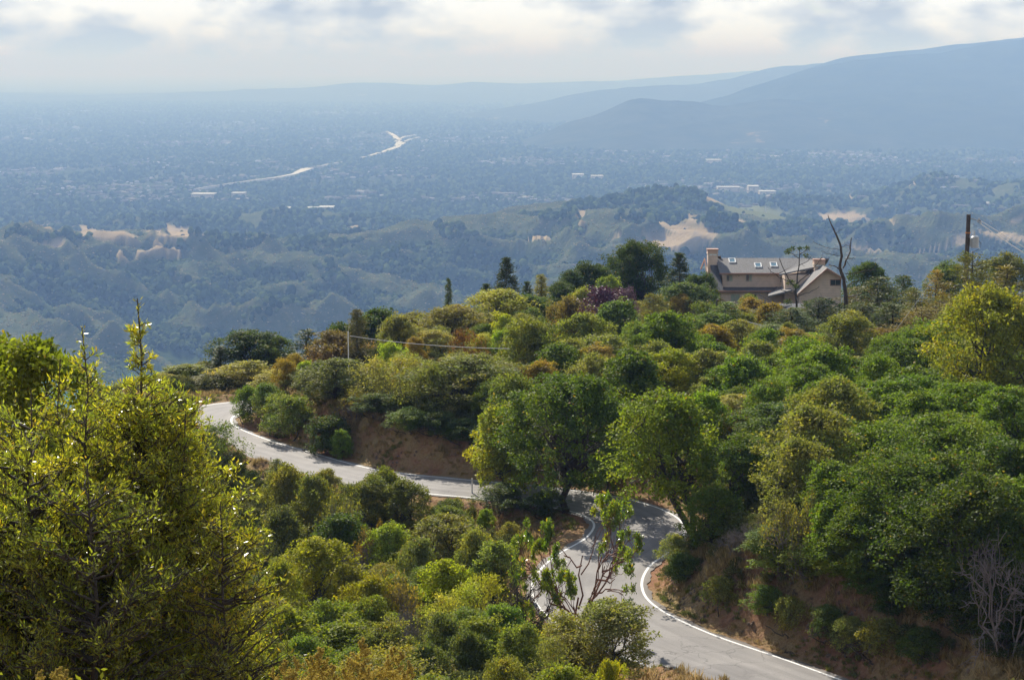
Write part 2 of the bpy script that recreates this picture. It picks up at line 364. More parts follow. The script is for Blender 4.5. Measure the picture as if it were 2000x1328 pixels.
BX = [-500, 0, 200, 300, 400, 450, 520, 600, 700, 800, 900, 1400, 1500, 1560, 1640, 1700, 1780, 1860, 1940, 2000, 2500]
BY = [452, 452, 448, 430, 428, 424, 426, 432, 440, 445, 445, 430, 404, 398, 392, 384, 362, 345, 341, 337, 330]
BD = [5000, 5000, 5000, 5000, 5000, 5000, 5000, 5000, 5000, 5000, 5000, 5300, 5300, 5400, 5500, 5600, 5800, 6000, 6000, 6000, 6000]
def prof(px):
    c = np.interp(px, CX, CY); d1 = np.interp(px, CX, CD); b = np.interp(px, BX, BY); d2 = np.interp(px, BX, BD)
    foot = np.interp(px, [-500, 100, 400, 2500], [735, 733, 715, 690])
    z1 = tzv(c, d1) - 7; z2 = tzv(b, d2) - 7; zf = -432
    dip = min(z1, z2) - 38
    return ([0, 500, 1900, 2620, 2860, 3150, 3500, d1, (d1 + d2) / 2, d2, d2 + 900, 9000],
            [-520, -470, -462, -455, zf, tzv(foot - 95, 3150), tzv(foot - 190, 3500) * .6 + (zf * .3 + z1 * .7) * .4, z1, dip, z2, -440, -450])
hx = np.arange(-420, 2440, 4.0); hd = np.concatenate([np.arange(560, 2500, 60), np.arange(2500, 4600, 9), np.arange(4600, 7200, 22)])
def hill_noise(X, Y, Z, cr_=1.0, fi_=1.0):
    a = 0.62; xr = X * math.cos(a) + Y * math.sin(a); yr = -X * math.sin(a) + Y * math.cos(a)
    wx = 60 * fbm(X / 500, Y / 500, 3); 
    r = ridged((xr + wx) / 330, yr / 1000, 3) - 0.62; r2 = ridged((xr + wx) / 95 + 9, (yr + wx) / 240, 3) - 0.62
    env = smooth(2700, 3050, Y) * (1 - 0.86 * smooth(3700, 4120, Y)) + 0.3 * smooth(4400, 4800, Y)
    return env * (165 * cr_ * r + 78 * fi_ * r2) + fi_ * 7 * fbm(X / 45, Y / 45, 4) * smooth(2400, 2900, Y)
HXX, HYY, HZZ = height_grid(hx, hd, prof, lambda X, Y, Z: 0.0)
hpx, hpy = topix(HXX, HYY, HZZ + hill_noise(HXX, HYY, HZZ, 1.0, 0.15))
# dry grass clearings, meadows and tracks: (photo x, y, half width, half height, tilt)
GOLD = [(210, 458, 62, 8, .05), (335, 452, 58, 13, .12), (430, 465, 60, 5, .05), (330, 480, 30, 7, .5), (300, 486, 40, 4, -.2), (105, 480, 22, 9, 0), (30, 442, 30, 5, 0), (95, 442, 50, 4, .1),
        (80, 523, 14, 5, .6), (240, 495, 12, 3, .6), (150, 444, 30, 4, .2), (1330, 436, 62, 20, .12), (1420, 428, 42, 10, .35), (1310, 470, 80, 14, -.2), (1390, 385, 40, 8, .25), (1360, 450, 50, 18, .1), (1210, 468, 26, 3, -.4),
        (1145, 420, 14, 9, .4), (1120, 430, 24, 4, -.1), (1640, 428, 46, 9, .15), (1665, 420, 40, 5, .2), (1735, 437, 20, 4, .1), (1770, 357, 20, 4, 0), (1880, 470, 22, 13, .1),
        (1960, 462, 60, 8, .2), (1660, 388, 12, 7, .8), (1665, 393, 18, 4, .5), (1990, 430, 16, 5, 0), (1690, 487, 46, 3, 0), (1830, 482, 40, 2, 0), (690, 445, 20, 5, 0), (1050, 460, 30, 2, 0)]
GREEN = [(1480, 412, 74, 11, .16), (1840, 437, 60, 4, .03), (1725, 492, 30, 8, 0), (1430, 398, 40, 8, .2)]
def blobs(px, py, L, w=0.35):
    m = np.zeros(px.shape); jx = px + 10 * fbm(px / 22, py / 9, 3); jy = py + 5 * fbm(px / 18 + 7, py / 8, 3)
    for (x, y, a, b, t) in L:
        dx = jx - x; dy = jy - y; yy = dy - t * dx * 1.0
        q = (dx / a) ** 2 + (yy / b) ** 2
        m = np.maximum(m, 1 - smooth(1 - w, 1 + w, q))
    return m
WOOD = [(1240, 388, 70, 11, -.12), (1325, 384, 52, 13, 0), (1290, 412, 52, 17, .3), (1160, 400, 62, 9, -.15), (1372, 402, 44, 8, .15), (1445, 450, 95, 12, .1), (1560, 452, 130, 20, 0), (1700, 462, 90, 12, 0), (1240, 440, 40, 14, .3), (1440, 395, 20, 6, 0),
        (565, 436, 40, 5, 0), (450, 438, 50, 6, 0), (300, 446, 30, 4, 0), (420, 478, 110, 9, .03), (60, 470, 50, 9, 0), (150, 466, 40, 6, 0), (620, 470, 90, 9, -.1), (760, 520, 60, 22, .4), (330, 560, 100, 18, .2), (1090, 430, 50, 10, .2), (900, 470, 60, 14, .4), (560, 600, 90, 16, -.3), (120, 560, 80, 24, .3), (1000, 520, 60, 18, .5), (660, 560, 50, 20, .5)]
wood = blobs(hpx, hpy, WOOD, 0.5)
gold = blobs(hpx, hpy, GOLD) * (1 - 0.9 * wood); green = blobs(hpx, hpy, GREEN, 0.2)
HZZ = HZZ + hill_noise(HXX, HYY, HZZ, 1.0, 1 - 0.85 * np.maximum(gold, green))
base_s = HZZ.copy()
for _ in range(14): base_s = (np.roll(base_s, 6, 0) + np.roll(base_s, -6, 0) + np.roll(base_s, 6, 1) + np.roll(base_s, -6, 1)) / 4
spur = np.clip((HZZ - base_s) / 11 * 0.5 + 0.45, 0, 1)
def hills_mat():
    m, t, o = new_mat('chaparral_hills'); b = N(t, 'ShaderNodeBsdfDiffuse')
    g = N(t, 'ShaderNodeAttribute', attribute_name='gold'); gr = N(t, 'ShaderNodeAttribute', attribute_name='meadow'); s = N(t, 'ShaderNodeAttribute', attribute_name='spur')
    n = noise_node(t, 0.05, 8, rough=0.7); n2 = noise_node(t, 0.012, 6)
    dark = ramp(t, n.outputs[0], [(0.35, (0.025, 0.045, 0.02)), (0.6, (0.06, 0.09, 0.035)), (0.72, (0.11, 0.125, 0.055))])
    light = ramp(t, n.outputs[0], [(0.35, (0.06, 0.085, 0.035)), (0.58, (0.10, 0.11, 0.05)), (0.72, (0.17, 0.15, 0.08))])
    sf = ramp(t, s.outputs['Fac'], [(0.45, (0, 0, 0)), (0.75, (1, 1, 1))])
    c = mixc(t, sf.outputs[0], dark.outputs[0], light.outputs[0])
    gc = ramp(t, n2.outputs[0], [(0.35, (0.30, 0.23, 0.13)), (0.65, (0.42, 0.33, 0.21))])
    c = mixc(t, gr.outputs['Fac'], c, (0.14, 0.155, 0.065)); c = mixc(t, g.outputs['Fac'], c, gc.outputs[0])
    t.links.new(c, b.inputs[0]); bp = N(t, 'ShaderNodeBump'); bp.inputs['Strength'].default_value = 0.8; bp.inputs['Distance'].default_value = 4
    nb = noise_node(t, 0.11, 6); t.links.new(nb.outputs[0], bp.inputs['Height']); t.links.new(bp.outputs[0], b.inputs['Normal'])
    t.links.new(b.outputs[0], o.inputs[0]); return m
M['hills'] = hills_mat()
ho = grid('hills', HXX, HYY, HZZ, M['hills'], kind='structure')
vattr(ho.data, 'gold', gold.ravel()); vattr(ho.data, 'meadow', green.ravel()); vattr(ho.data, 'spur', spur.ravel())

def water_mat():
    m, t, o = new_mat('reservoir_water'); b = N(t, 'ShaderNodeBsdfPrincipled'); b.inputs['Base Color'].default_value = (0.03, 0.16, 0.13, 1); b.inputs['Roughness'].default_value = 0.12
    n = noise_node(t, 0.25, 5); bp = N(t, 'ShaderNodeBump'); bp.inputs['Strength'].default_value = 0.25; t.links.new(n.outputs[0], bp.inputs['Height']); t.links.new(bp.outputs[0], b.inputs['Normal'])
    t.links.new(b.outputs[0], o.inputs[0]); return m
wv = [at(px, 740, d) for px, d in ((40, 2640), (120, 2560), (240, 2600), (300, 2760), (262, 2880), (190, 2950), (90, 2930), (30, 2800))]
wz = -434.0
n_ = len(wv)
MB().poly([(x, y, wz) for x, y, z in wv], [tuple(range(n_))]).build('reservoir_water', water_mat(), kind='structure')

def valley_mat():
    m, t, o = new_mat('valley_floor'); b = N(t, 'ShaderNodeBsdfDiffuse')
    n = noise_node(t, 0.004, 10, rough=0.75); n2 = noise_node(t, 0.0007, 5)
    c = ramp(t, n.outputs[0], [(0.35, (0.02, 0.04, 0.018)), (0.52, (0.07, 0.09, 0.05)), (0.64, (0.16, 0.16, 0.12)), (0.72, (0.3, 0.28, 0.24))])
    c2 = ramp(t, n2.outputs[0], [(0.35, (0.7, 0.7, 0.7)), (0.65, (1.2, 1.15, 1.1))])
    x = mixc(t, 1.0, c.outputs[0], c2.outputs[0], 'MULTIPLY'); t.links.new(x, b.inputs[0]); t.links.new(b.outputs[0], o.inputs[0]); return m
M['valley'] = valley_mat()
VZ = -420.0
vx = np.arange(-1500, 3501, 100.0); vd = np.concatenate([np.arange(4200, 20000, 200), np.geomspace(20000, 90000, 40)])
VXX = (vx[None, :] - 1000) / F * vd[:, None]; VYY = np.repeat(vd[:, None], len(vx), 1)
grid('valley_floor', VXX, VYY, np.full(VXX.shape, VZ) + 3 * fbm(VXX / 800, VYY / 800, 3), M['valley'], kind='structure')

def range_mat(name, lo, hi, gold_):
    m, t, o = new_mat(name); b = N(t, 'ShaderNodeBsdfDiffuse'); n = noise_node(t, 0.006, 9, rough=0.7); n2 = noise_node(t, 0.0022, 6, rough=0.6)
    c = ramp(t, n.outputs[0], [(0.38, lo), (0.62, hi)]); f = ramp(t, n2.outputs[0], [(0.66, (0, 0, 0)), (0.71, (1, 1, 1))])
    x = mixc(t, f.outputs[0], c.outputs[0], gold_); t.links.new(x, b.inputs[0]); t.links.new(b.outputs[0], o.inputs[0]); return m
def mountain_range(name, crest, dcrest, dfront, dback, amp, wl, mat, step=6):
    xs = np.arange(crest[0][0], crest[-1][0] + 1, step, dtype=float); cyv = np.interp(xs, [c[0] for c in crest], [c[1] for c in crest])
    # soften the corners of the crest line
    k = np.ones(9) / 9; cyv = np.convolve(np.pad(cyv, 4, 'edge'), k, 'valid')
    ds = np.concatenate([np.linspace(dfront, dcrest, 60), np.linspace(dcrest, dback, 14)[1:]])
    zc = tzv(cyv, dcrest)
    Z = np.zeros((len(ds), len(xs)))
    for i, d in enumerate(ds):
        t = (d - dfront) / (dcrest - dfront) if d <= dcrest else 1 - (d - dcrest) / (dback - dcrest)
        t = t ** 0.85 if d <= dcrest else t
        Z[i] = (VZ - 25) * (1 - t) + zc * t
    X = (xs[None, :] - 1000) / F / cp * ds[:, None]; Y = np.repeat(ds[:, None], len(xs), 1)
    w = wl * 0.25 * fbm(X / wl, Y / wl, 2); T = ((ds - dfront) / (dcrest - dfront))[:, None]
    env = np.where(T < 1, np.clip(T, 0, 1) * (1.25 - np.clip(T, 0, 1)) * 2.2, 0.5)
    Z = Z + amp * env * (ridged((X + w) / wl, (Y + w) / (wl * 1.8), 4) - 0.6) + amp * 0.10 * fbm(X / wl * 6, Y / wl * 6, 3)
    return grid(name, X, Y, Z, mat, kind='structure')
mt1 = range_mat('wooded_mountain', (0.02, 0.035, 0.018), (0.045, 0.06, 0.03), (0.05, 0.065, 0.03))
mt2 = range_mat('foothill_scrub', (0.025, 0.04, 0.02), (0.06, 0.07, 0.04), (0.32, 0.25, 0.15))
mountain_range('mountains', [(1000, 270), (1080, 262), (1160, 250), (1250, 225), (1400, 186), (1520, 150), (1560, 138), (1620, 128), (1700, 119), (1760, 112), (1840, 98), (1900, 89), (1960, 81), (2000, 76), (2100, 70), (2250, 66), (2500, 66), (2800, 70)], 13000, 10200, 16500, 110, 1300, mt1)
mountain_range('mountains', [(1450, 200), (1520, 150), (1620, 116), (1700, 107), (1800, 97), (1840, 89), (1920, 82), (2000, 69), (2100, 66), (2300, 66)], 14600, 13000, 18000, 90, 1300, mt1)
mountain_range('mountains', [(1000, 285), (1060, 262), (1110, 240), (1170, 224), (1210, 202), (1240, 192), (1290, 201), (1340, 197), (1390, 208), (1440, 206), (1490, 195), (1540, 194), (1600, 206), (1700, 214), (1800, 230), (1900, 260), (2000, 300), (2050, 330)], 11500, 10000, 13200, 60, 700, mt2)
mountain_range('mountains', [(850, 230), (950, 218), (1050, 200), (1150, 178), (1250, 170), (1400, 160), (1440, 150), (1500, 132), (1560, 127), (1600, 122), (1640, 125), (1680, 130), (1720, 126), (1760, 128), (1900, 130), (2200, 140)], 17500, 15000, 21000, 80, 1500, mt2)
mountain_range('mountains', [(-400, 186), (0, 182), (200, 184), (400, 178), (600, 172), (700, 160), (860, 168), (920, 162), (1000, 166), (1100, 164), (1200, 158), (1350, 146), (1450, 138), (1600, 138), (2400, 140)], 27000, 22500, 33000, 120, 2600, mt2)

# ------------------------------------------------------------------ haze: one closed box of even air
def haze_mat():
    m, t, o = new_mat('haze'); p = N(t, 'ShaderNodeVolumePrincipled')
    p.inputs['Density'].default_value = HAZE_D; p.inputs['Color'].default_value = HAZE_C; p.inputs['Absorption Color'].default_value = HAZE_A
    p.inputs['Anisotropy'].default_value = HAZE_G
    if 'Density Attribute' in p.inputs: p.inputs['Density Attribute'].default_value = ''
    if 'Temperature Attribute' in p.inputs: p.inputs['Temperature Attribute'].default_value = ''
    t.links.new(p.outputs[0], o.inputs['Volume']); return m
HAZE_D = 0.000152; HAZE_C = (0.255, 0.425, 0.82, 1); HAZE_G = 0.0; HAZE_A = (0.87, 0.87, 0.87, 1)
MB().box(-45000, 45000, -400, 95000, VZ - 80, 300).build('haze', haze_mat(), kind='stuff')

# ------------------------------------------------------------------ far woods and town: masses nobody could count
def icos(sub):
    t = (1 + 5 ** .5) / 2
    V = [(-1, t, 0), (1, t, 0), (-1, -t, 0), (1, -t, 0), (0, -1, t), (0, 1, t), (0, -1, -t), (0, 1, -t), (t, 0, -1), (t, 0, 1), (-t, 0, -1), (-t, 0, 1)]
    Fc = [(0, 11, 5), (0, 5, 1), (0, 1, 7), (0, 7, 10), (0, 10, 11), (1, 5, 9), (5, 11, 4), (11, 10, 2), (10, 7, 6), (7, 1, 8), (3, 9, 4), (3, 4, 2), (3, 2, 6), (3, 6, 8), (3, 8, 9), (4, 9, 5), (2, 4, 11), (6, 2, 10), (8, 6, 7), (9, 8, 1)]
    V = [Vector(v).normalized() for v in V]
    for _ in range(sub):
        cache = {}; nf = []
        def mid(a, b):
            k = (min(a, b), max(a, b))
            if k not in cache: V.append(((V[a] + V[b]) / 2).normalized()); cache[k] = len(V) - 1
            return cache[k]
        for a, b, c in Fc:
            x, y, z = mid(a, b), mid(b, c), mid(c, a); nf += [(a, x, z), (b, y, x), (c, z, y), (x, y, z)]
        Fc = nf
    return np.array([tuple(v) for v in V]), np.array(Fc)
def far_mat(name, a, b, c):
    m, t, o = new_mat(name); bs = N(t, 'ShaderNodeBsdfDiffuse'); oi = N(t, 'ShaderNodeObjectInfo')
    r = ramp(t, oi.outputs['Random'], [(0.0, a), (0.55, b), (1.0, c)]); ge = N(t, 'ShaderNodeNewGeometry')
    mr = N(t, 'ShaderNodeMapRange'); mr.inputs[3].default_value = 0.65; mr.inputs[4].default_value = 1.35; n = noise_node(t, 4.0, 3); t.links.new(n.outputs[0], mr.inputs[0])
    vm = N(t, 'ShaderNodeVectorMath', operation='SCALE'); t.links.new(r.outputs[0], vm.inputs[0]); t.links.new(mr.outputs[0], vm.inputs['Scale'])
    t.links.new(vm.outputs[0], bs.inputs[0]); t.links.new(bs.outputs[0], o.inputs[0]); return m
def clump_source(name, seed, tall, mat, sub=1):
    rs = np.random.RandomState(seed); V, Fc = icos(sub)
    V = V * (0.72 + 0.5 * rs.rand(len(V)))[:, None]; V[:, 2] *= tall; V[:, 2] += tall * 0.7
    me = np_mesh(name, V, Fc); me.materials.append(mat); return bpy.data.objects.new(name, me)
def scatter(name, pts, scl, sources, seed=0, up_random=0.15):
    """instances of the source meshes on a cloud of points, through geometry nodes"""
    me = bpy.data.meshes.new(name); me.vertices.add(len(pts)); me.vertices.foreach_set('co', np.asarray(pts, np.float32).ravel()); me.update()
    vattr(me, 'scl', scl); o = link(name, me, kind='stuff')
    g = bpy.data.node_groups.new(name, 'GeometryNodeTree'); g.interface.new_socket('Geometry', in_out='INPUT', socket_type='NodeSocketGeometry'); g.interface.new_socket('Geometry', in_out='OUTPUT', socket_type='NodeSocketGeometry')
    gi = g.nodes.new('NodeGroupInput'); go = g.nodes.new('NodeGroupOutput'); j = g.nodes.new('GeometryNodeGeometryToInstance')
    ip = g.nodes.new('GeometryNodeInstanceOnPoints'); ip.inputs['Pick Instance'].default_value = True
    for s_ in sources:
        oi = g.nodes.new('GeometryNodeObjectInfo'); oi.inputs['Object'].default_value = s_; oi.inputs['As Instance'].default_value = True; g.links.new(oi.outputs['Geometry'], j.inputs[0])
    rv = g.nodes.new('FunctionNodeRandomValue'); rv.data_type = 'INT'; rv.inputs[4].default_value = 0; rv.inputs[5].default_value = len(sources) - 1; rv.inputs['Seed'].default_value = seed
    rr = g.nodes.new('FunctionNodeRandomValue'); rr.data_type = 'FLOAT_VECTOR'; rr.inputs[0].default_value = (-up_random, -up_random, 0); rr.inputs[1].default_value = (up_random, up_random, 6.283); rr.inputs['Seed'].default_value = seed + 1
    na = g.nodes.new('GeometryNodeInputNamedAttribute'); na.data_type = 'FLOAT'; na.inputs[0].default_value = 'scl'
    g.links.new(gi.outputs[0], ip.inputs['Points']); g.links.new(j.outputs[0], ip.inputs['Instance']); g.links.new(rv.outputs[2], ip.inputs['Instance Index'])
    g.links.new(rr.outputs[0], ip.inputs['Rotation']); g.links.new(na.outputs[0], ip.inputs['Scale']); g.links.new(ip.outputs[0], go.inputs[0])
    md = o.modifiers.new('scatter', 'NODES'); md.node_group = g
    return o
rsg = np.random.RandomState(11)
far_tree = far_mat('far_foliage', (0.014, 0.032, 0.012), (0.035, 0.062, 0.018), (0.13, 0.17, 0.05))
far_brush = far_mat('far_chaparral', (0.045, 0.085, 0.026), (0.10, 0.145, 0.045), (0.19, 0.20, 0.075))
src_tree = [clump_source('far_tree_clump', s, h, far_tree) for s, h in ((1, 0.8), (2, 0.95), (3, 1.1))]
src_brush = [clump_source('far_brush_clump', s, 0.6, far_brush) for s in (5, 6)]
def bil(A, px, d):
    """look up a hills grid at photo column and distance"""
    i = np.clip(np.searchsorted(hd, d) - 1, 0, len(hd) - 2); j = np.clip(((px - hx[0]) / 4).astype(int), 0, len(hx) - 2)
    fi = (d - hd[i]) / (hd[i + 1] - hd[i]); fj = (px - hx[j]) / 4
    return (A[i, j] * (1 - fj) + A[i, j + 1] * fj) * (1 - fi) + (A[i + 1, j] * (1 - fj) + A[i + 1, j + 1] * fj) * fi
def on_hills(n, d0, d1, keep):
    px = rsg.uniform(-150, 2150, n); d = np.sqrt(rsg.uniform(d0 ** 2, d1 ** 2, n))
    X = (px - 1000) / F / cp * d; z = bil(HZZ, px, d); g = np.maximum(bil(gold, px, d), bil(green, px, d)); s = bil(spur, px, d)
    k = (keep(X, d, s, g)) & ~((z < -431)) 
    return np.stack([X[k], d[k], z[k]], 1)
p1 = on_hills(80000, 2620, 4750, lambda X, d, s, g: (g < 0.4 + 0.0 * s) & ((0.42 - s) * 2.4 + 0.8 * fbm(X / 90, d / 90, 3) + rsg.uniform(-.3, .3, len(s)) > 0.0))
scatter('wooded_hillside', p1 - [0, 0, 1.0], rsg.uniform(2.2, 5.4, len(p1)) * (1 + 0.7 * (rsg.rand(len(p1)) > 0.93)), src_tree, 3)
far_dry = far_mat('far_dry_chaparral', (0.12, 0.13, 0.05), (0.22, 0.19, 0.09), (0.38, 0.30, 0.17)); src_dry = [clump_source('far_dry_clump', s, 0.5, far_dry) for s in (15, 16)]
p5 = on_hills(70000, 2620, 4500, lambda X, d, s, g: (g < 0.5) & (s + rsg.uniform(-.14, .14, len(s)) + 0.22 * fbm(X / 70, d / 70, 3) > 0.74))
scatter('dry_chaparral_spurs', p5 - [0, 0, 0.5], rsg.uniform(1.0, 2.2, len(p5)), src_dry, 25)
p2 = on_hills(90000, 2620, 4500, lambda X, d, s, g: (g < 0.5) & (s < 0.8))
scatter('chaparral_hillside', p2 - [0, 0, 0.6], rsg.uniform(1.2, 2.8, len(p2)), src_brush, 5)
p3 = on_hills(42000, 4600, 7000, lambda X, d, s, g: (g < 0.5) & (fbm(X / 160, d / 200, 3) > -0.28))
scatter('wooded_hillside', p3 - [0, 0, 1.0], rsg.uniform(3.5, 8.5, len(p3)), src_tree, 7)
p6 = on_hills(60000, 2700, 5000, lambda X, d, s, g: (bil(wood, 1000 + X / d * F * cp, d) + rsg.uniform(-.25, .25, len(s)) > 0.55) & (g < .6)); scatter('oak_woods_on_the_ridge', p6 - [0, 0, 1.0], rsg.uniform(3.0, 7.5, len(p6)), src_tree, 27)
p4 = on_hills(900, 2900, 4800, lambda X, d, s, g: (g >= 0.4)); scatter('scattered_meadow_oaks', p4 - [0, 0, 0.6], rsg.uniform(1.5, 4.5, len(p4)) * (rsg.rand(len(p4)) > 0.75), src_tree, 9)

# town on the valley floor
n = 110000
px = rsg.uniform(-120, 2120, n); d = 5200 * np.exp(rsg.rand(n) * math.log(24000 / 5200))
X = (px - 1000) / F * d; k = fbm(X / 420, d / 700, 4) + rsg.uniform(-.45, .45, n) > -0.12
X = X[k]; dd = d[k]
sc = rsg.uniform(5.0, 11, len(X)) * (dd / 8000) ** 0.55
scatter('town_trees', np.stack([X, dd, np.full(len(X), VZ)], 1), sc, src_tree, 13)
def roof_mat(name, a, b, c):
    m, t, o = new_mat(name); bs = N(t, 'ShaderNodeBsdfPrincipled'); bs.inputs['Roughness'].default_value = 0.95; bs.inputs['Specular IOR Level'].default_value = 0.05; oi = N(t, 'ShaderNodeObjectInfo')
    r = ramp(t, oi.outputs['Random'], [(0.0, a), (0.8, b), (1.0, c)]); t.links.new(r.outputs[0], bs.inputs['Base Color']); t.links.new(bs.outputs[0], o.inputs[0]); return m
rm = roof_mat('town_roofs', (0.12, 0.11, 0.10), (0.22, 0.21, 0.20), (0.50, 0.49, 0.47))
def house_src(name, w, l, h, ridge):
    b = MB(); b.box(-w, w, -l, l, 0, h)
    b.poly([(-w * 1.1, -l * 1.1, h), (w * 1.1, -l * 1.1, h), (w * 1.1, l * 1.1, h), (-w * 1.1, l * 1.1, h), (-w * 0.7 * (ridge > 0), 0, h + ridge), (w * 0.7 * (ridge > 0), 0, h + ridge)], [(0, 1, 5, 4), (2, 3, 4, 5), (1, 2, 5), (3, 0, 4)])
    me = b.mesh(name); me.materials.append(rm); return bpy.data.objects.new(name, me)
srcs = [house_src('roof_source', 1.0, 0.7, 0.6, 0.35), house_src('roof_source', 1.4, 0.6, 0.5, 0.3), house_src('roof_source', 2.2, 1.0, 0.55, 0.08)]
n = 15000
px = rsg.uniform(-120, 2120, n); d = 6300 * np.exp(rsg.rand(n) * math.log(20000 / 6300)); X = (px - 1000) / F * d
k = fbm(X / 700 + 40, d / 900, 4) > 0.02; X = X[k]; dd = d[k]
scatter('town_houses', np.stack([X, dd, np.full(len(X), VZ + 6)], 1), rsg.uniform(4, 8, len(X)) * (dd / 8000) ** 0.35 * (1 + 1.0 * (rsg.rand(len(X)) > 0.96)), srcs, 17, 0.0)
hp = on_hills(1500, 4700, 6900, lambda X, d, s, g: (X > 500) & (fbm(X / 200 + 3, d / 260, 3) > 0.10))
scatter('hillside_houses', hp + [0, 0, 2.5], rsg.uniform(6, 11, len(hp)), srcs, 19, 0.0)
# pale lines of business roofs
rows = []
for (x0, x1, y, q) in ((240, 470, 283, 60), (0, 70, 276, 16), (300, 380, 220, 10), (500, 560, 322, 14), (610, 660, 286, 14), (690, 760, 282, 14), (820, 900, 281, 18), (940, 985, 324, 14), (1440, 1530, 262, 24), (640, 700, 395, 16), (700, 740, 384, 10)):
    for _ in range(int(q * 0.6)):
        y_ = y + rsg.uniform(-2, 2.5); dv = VZ / tzv(y_, 1.0); rows.append(((rsg.uniform(x0, x1) - 1000) / F * dv, dv, VZ + 10))
scatter('town_business_roofs', np.array(rows), rsg.uniform(7, 14, len(rows)), srcs, 23, 0.0)

# freeway across the valley
M['concrete'] = plain('pale_concrete', (0.50, 0.49, 0.47), 0.9, var=0.1, scale=0.02, spec=0.1)
FW = [(380, 378, 4), (450, 367, 6), (500, 360, 9), (545, 354, 13), (575, 348, 17), (598, 338, 34), (640, 328, 9), (680, 320, 10), (720, 312, 13), (750, 303, 20), (775, 294, 26), (784, 285, 40), (776, 276, 26), (768, 268, 18), (756, 262, 12)]
def ribbon(name, P, mat, z, **props):
    b = MB(); L = []
    for i, (x, y, w) in enumerate(P):
        dv = VZ / tzv(y, 1.0); L.append((Vector(((x - 1000) / F * dv, dv, 0)), w * 0.62))
    vs = []
    for i, (p, w) in enumerate(L):
        t_ = (L[min(i + 1, len(L) - 1)][0] - L[max(i - 1, 0)][0]).normalized(); nn = Vector((-t_.y, t_.x, 0)); vs += [tuple((p + nn * w) + Vector((0, 0, z))), tuple((p - nn * w) + Vector((0, 0, z)))]
    m_ = len(L); b.poly(vs + [(x, y, z - 8) for x, y, z in vs], [(2 * i, 2 * i + 1, 2 * i + 3, 2 * i + 2) for i in range(m_ - 1)] + [(2 * i, 2 * i + 2, 2 * i + 2 + 2 * m_, 2 * i + 2 * m_) for i in range(m_ - 1)] + [(2 * i + 3, 2 * i + 1, 2 * i + 1 + 2 * m_, 2 * i + 3 + 2 * m_) for i in range(m_ - 1)])
    return b.build(name, mat, **props)
ribbon('freeway', FW[:6] + [(606, 336, 26)], M['concrete'], VZ + 16, kind='structure')
ribbon('freeway', [(625, 331, 7), (650, 326, 8), (668, 322, 6)], M['concrete'], VZ + 14, kind='structure')
ribbon('freeway', [(706, 315, 9)] + FW[8:], M['concrete'], VZ + 17, kind='structure')
ribbon('freeway_ramp', [(784, 285, 12), (800, 279, 12), (820, 274, 12)], M['concrete'], VZ + 18, kind='structure')
ribbon('freeway_ramp', [(772, 284, 10), (790, 274, 12), (812, 270, 12)], M['concrete'], VZ + 20, kind='structure')
ribbon('freeway_ramp', [(815, 281, 9), (850, 281, 9), (890, 281, 9)], M['concrete'], VZ + 16, kind='structure')

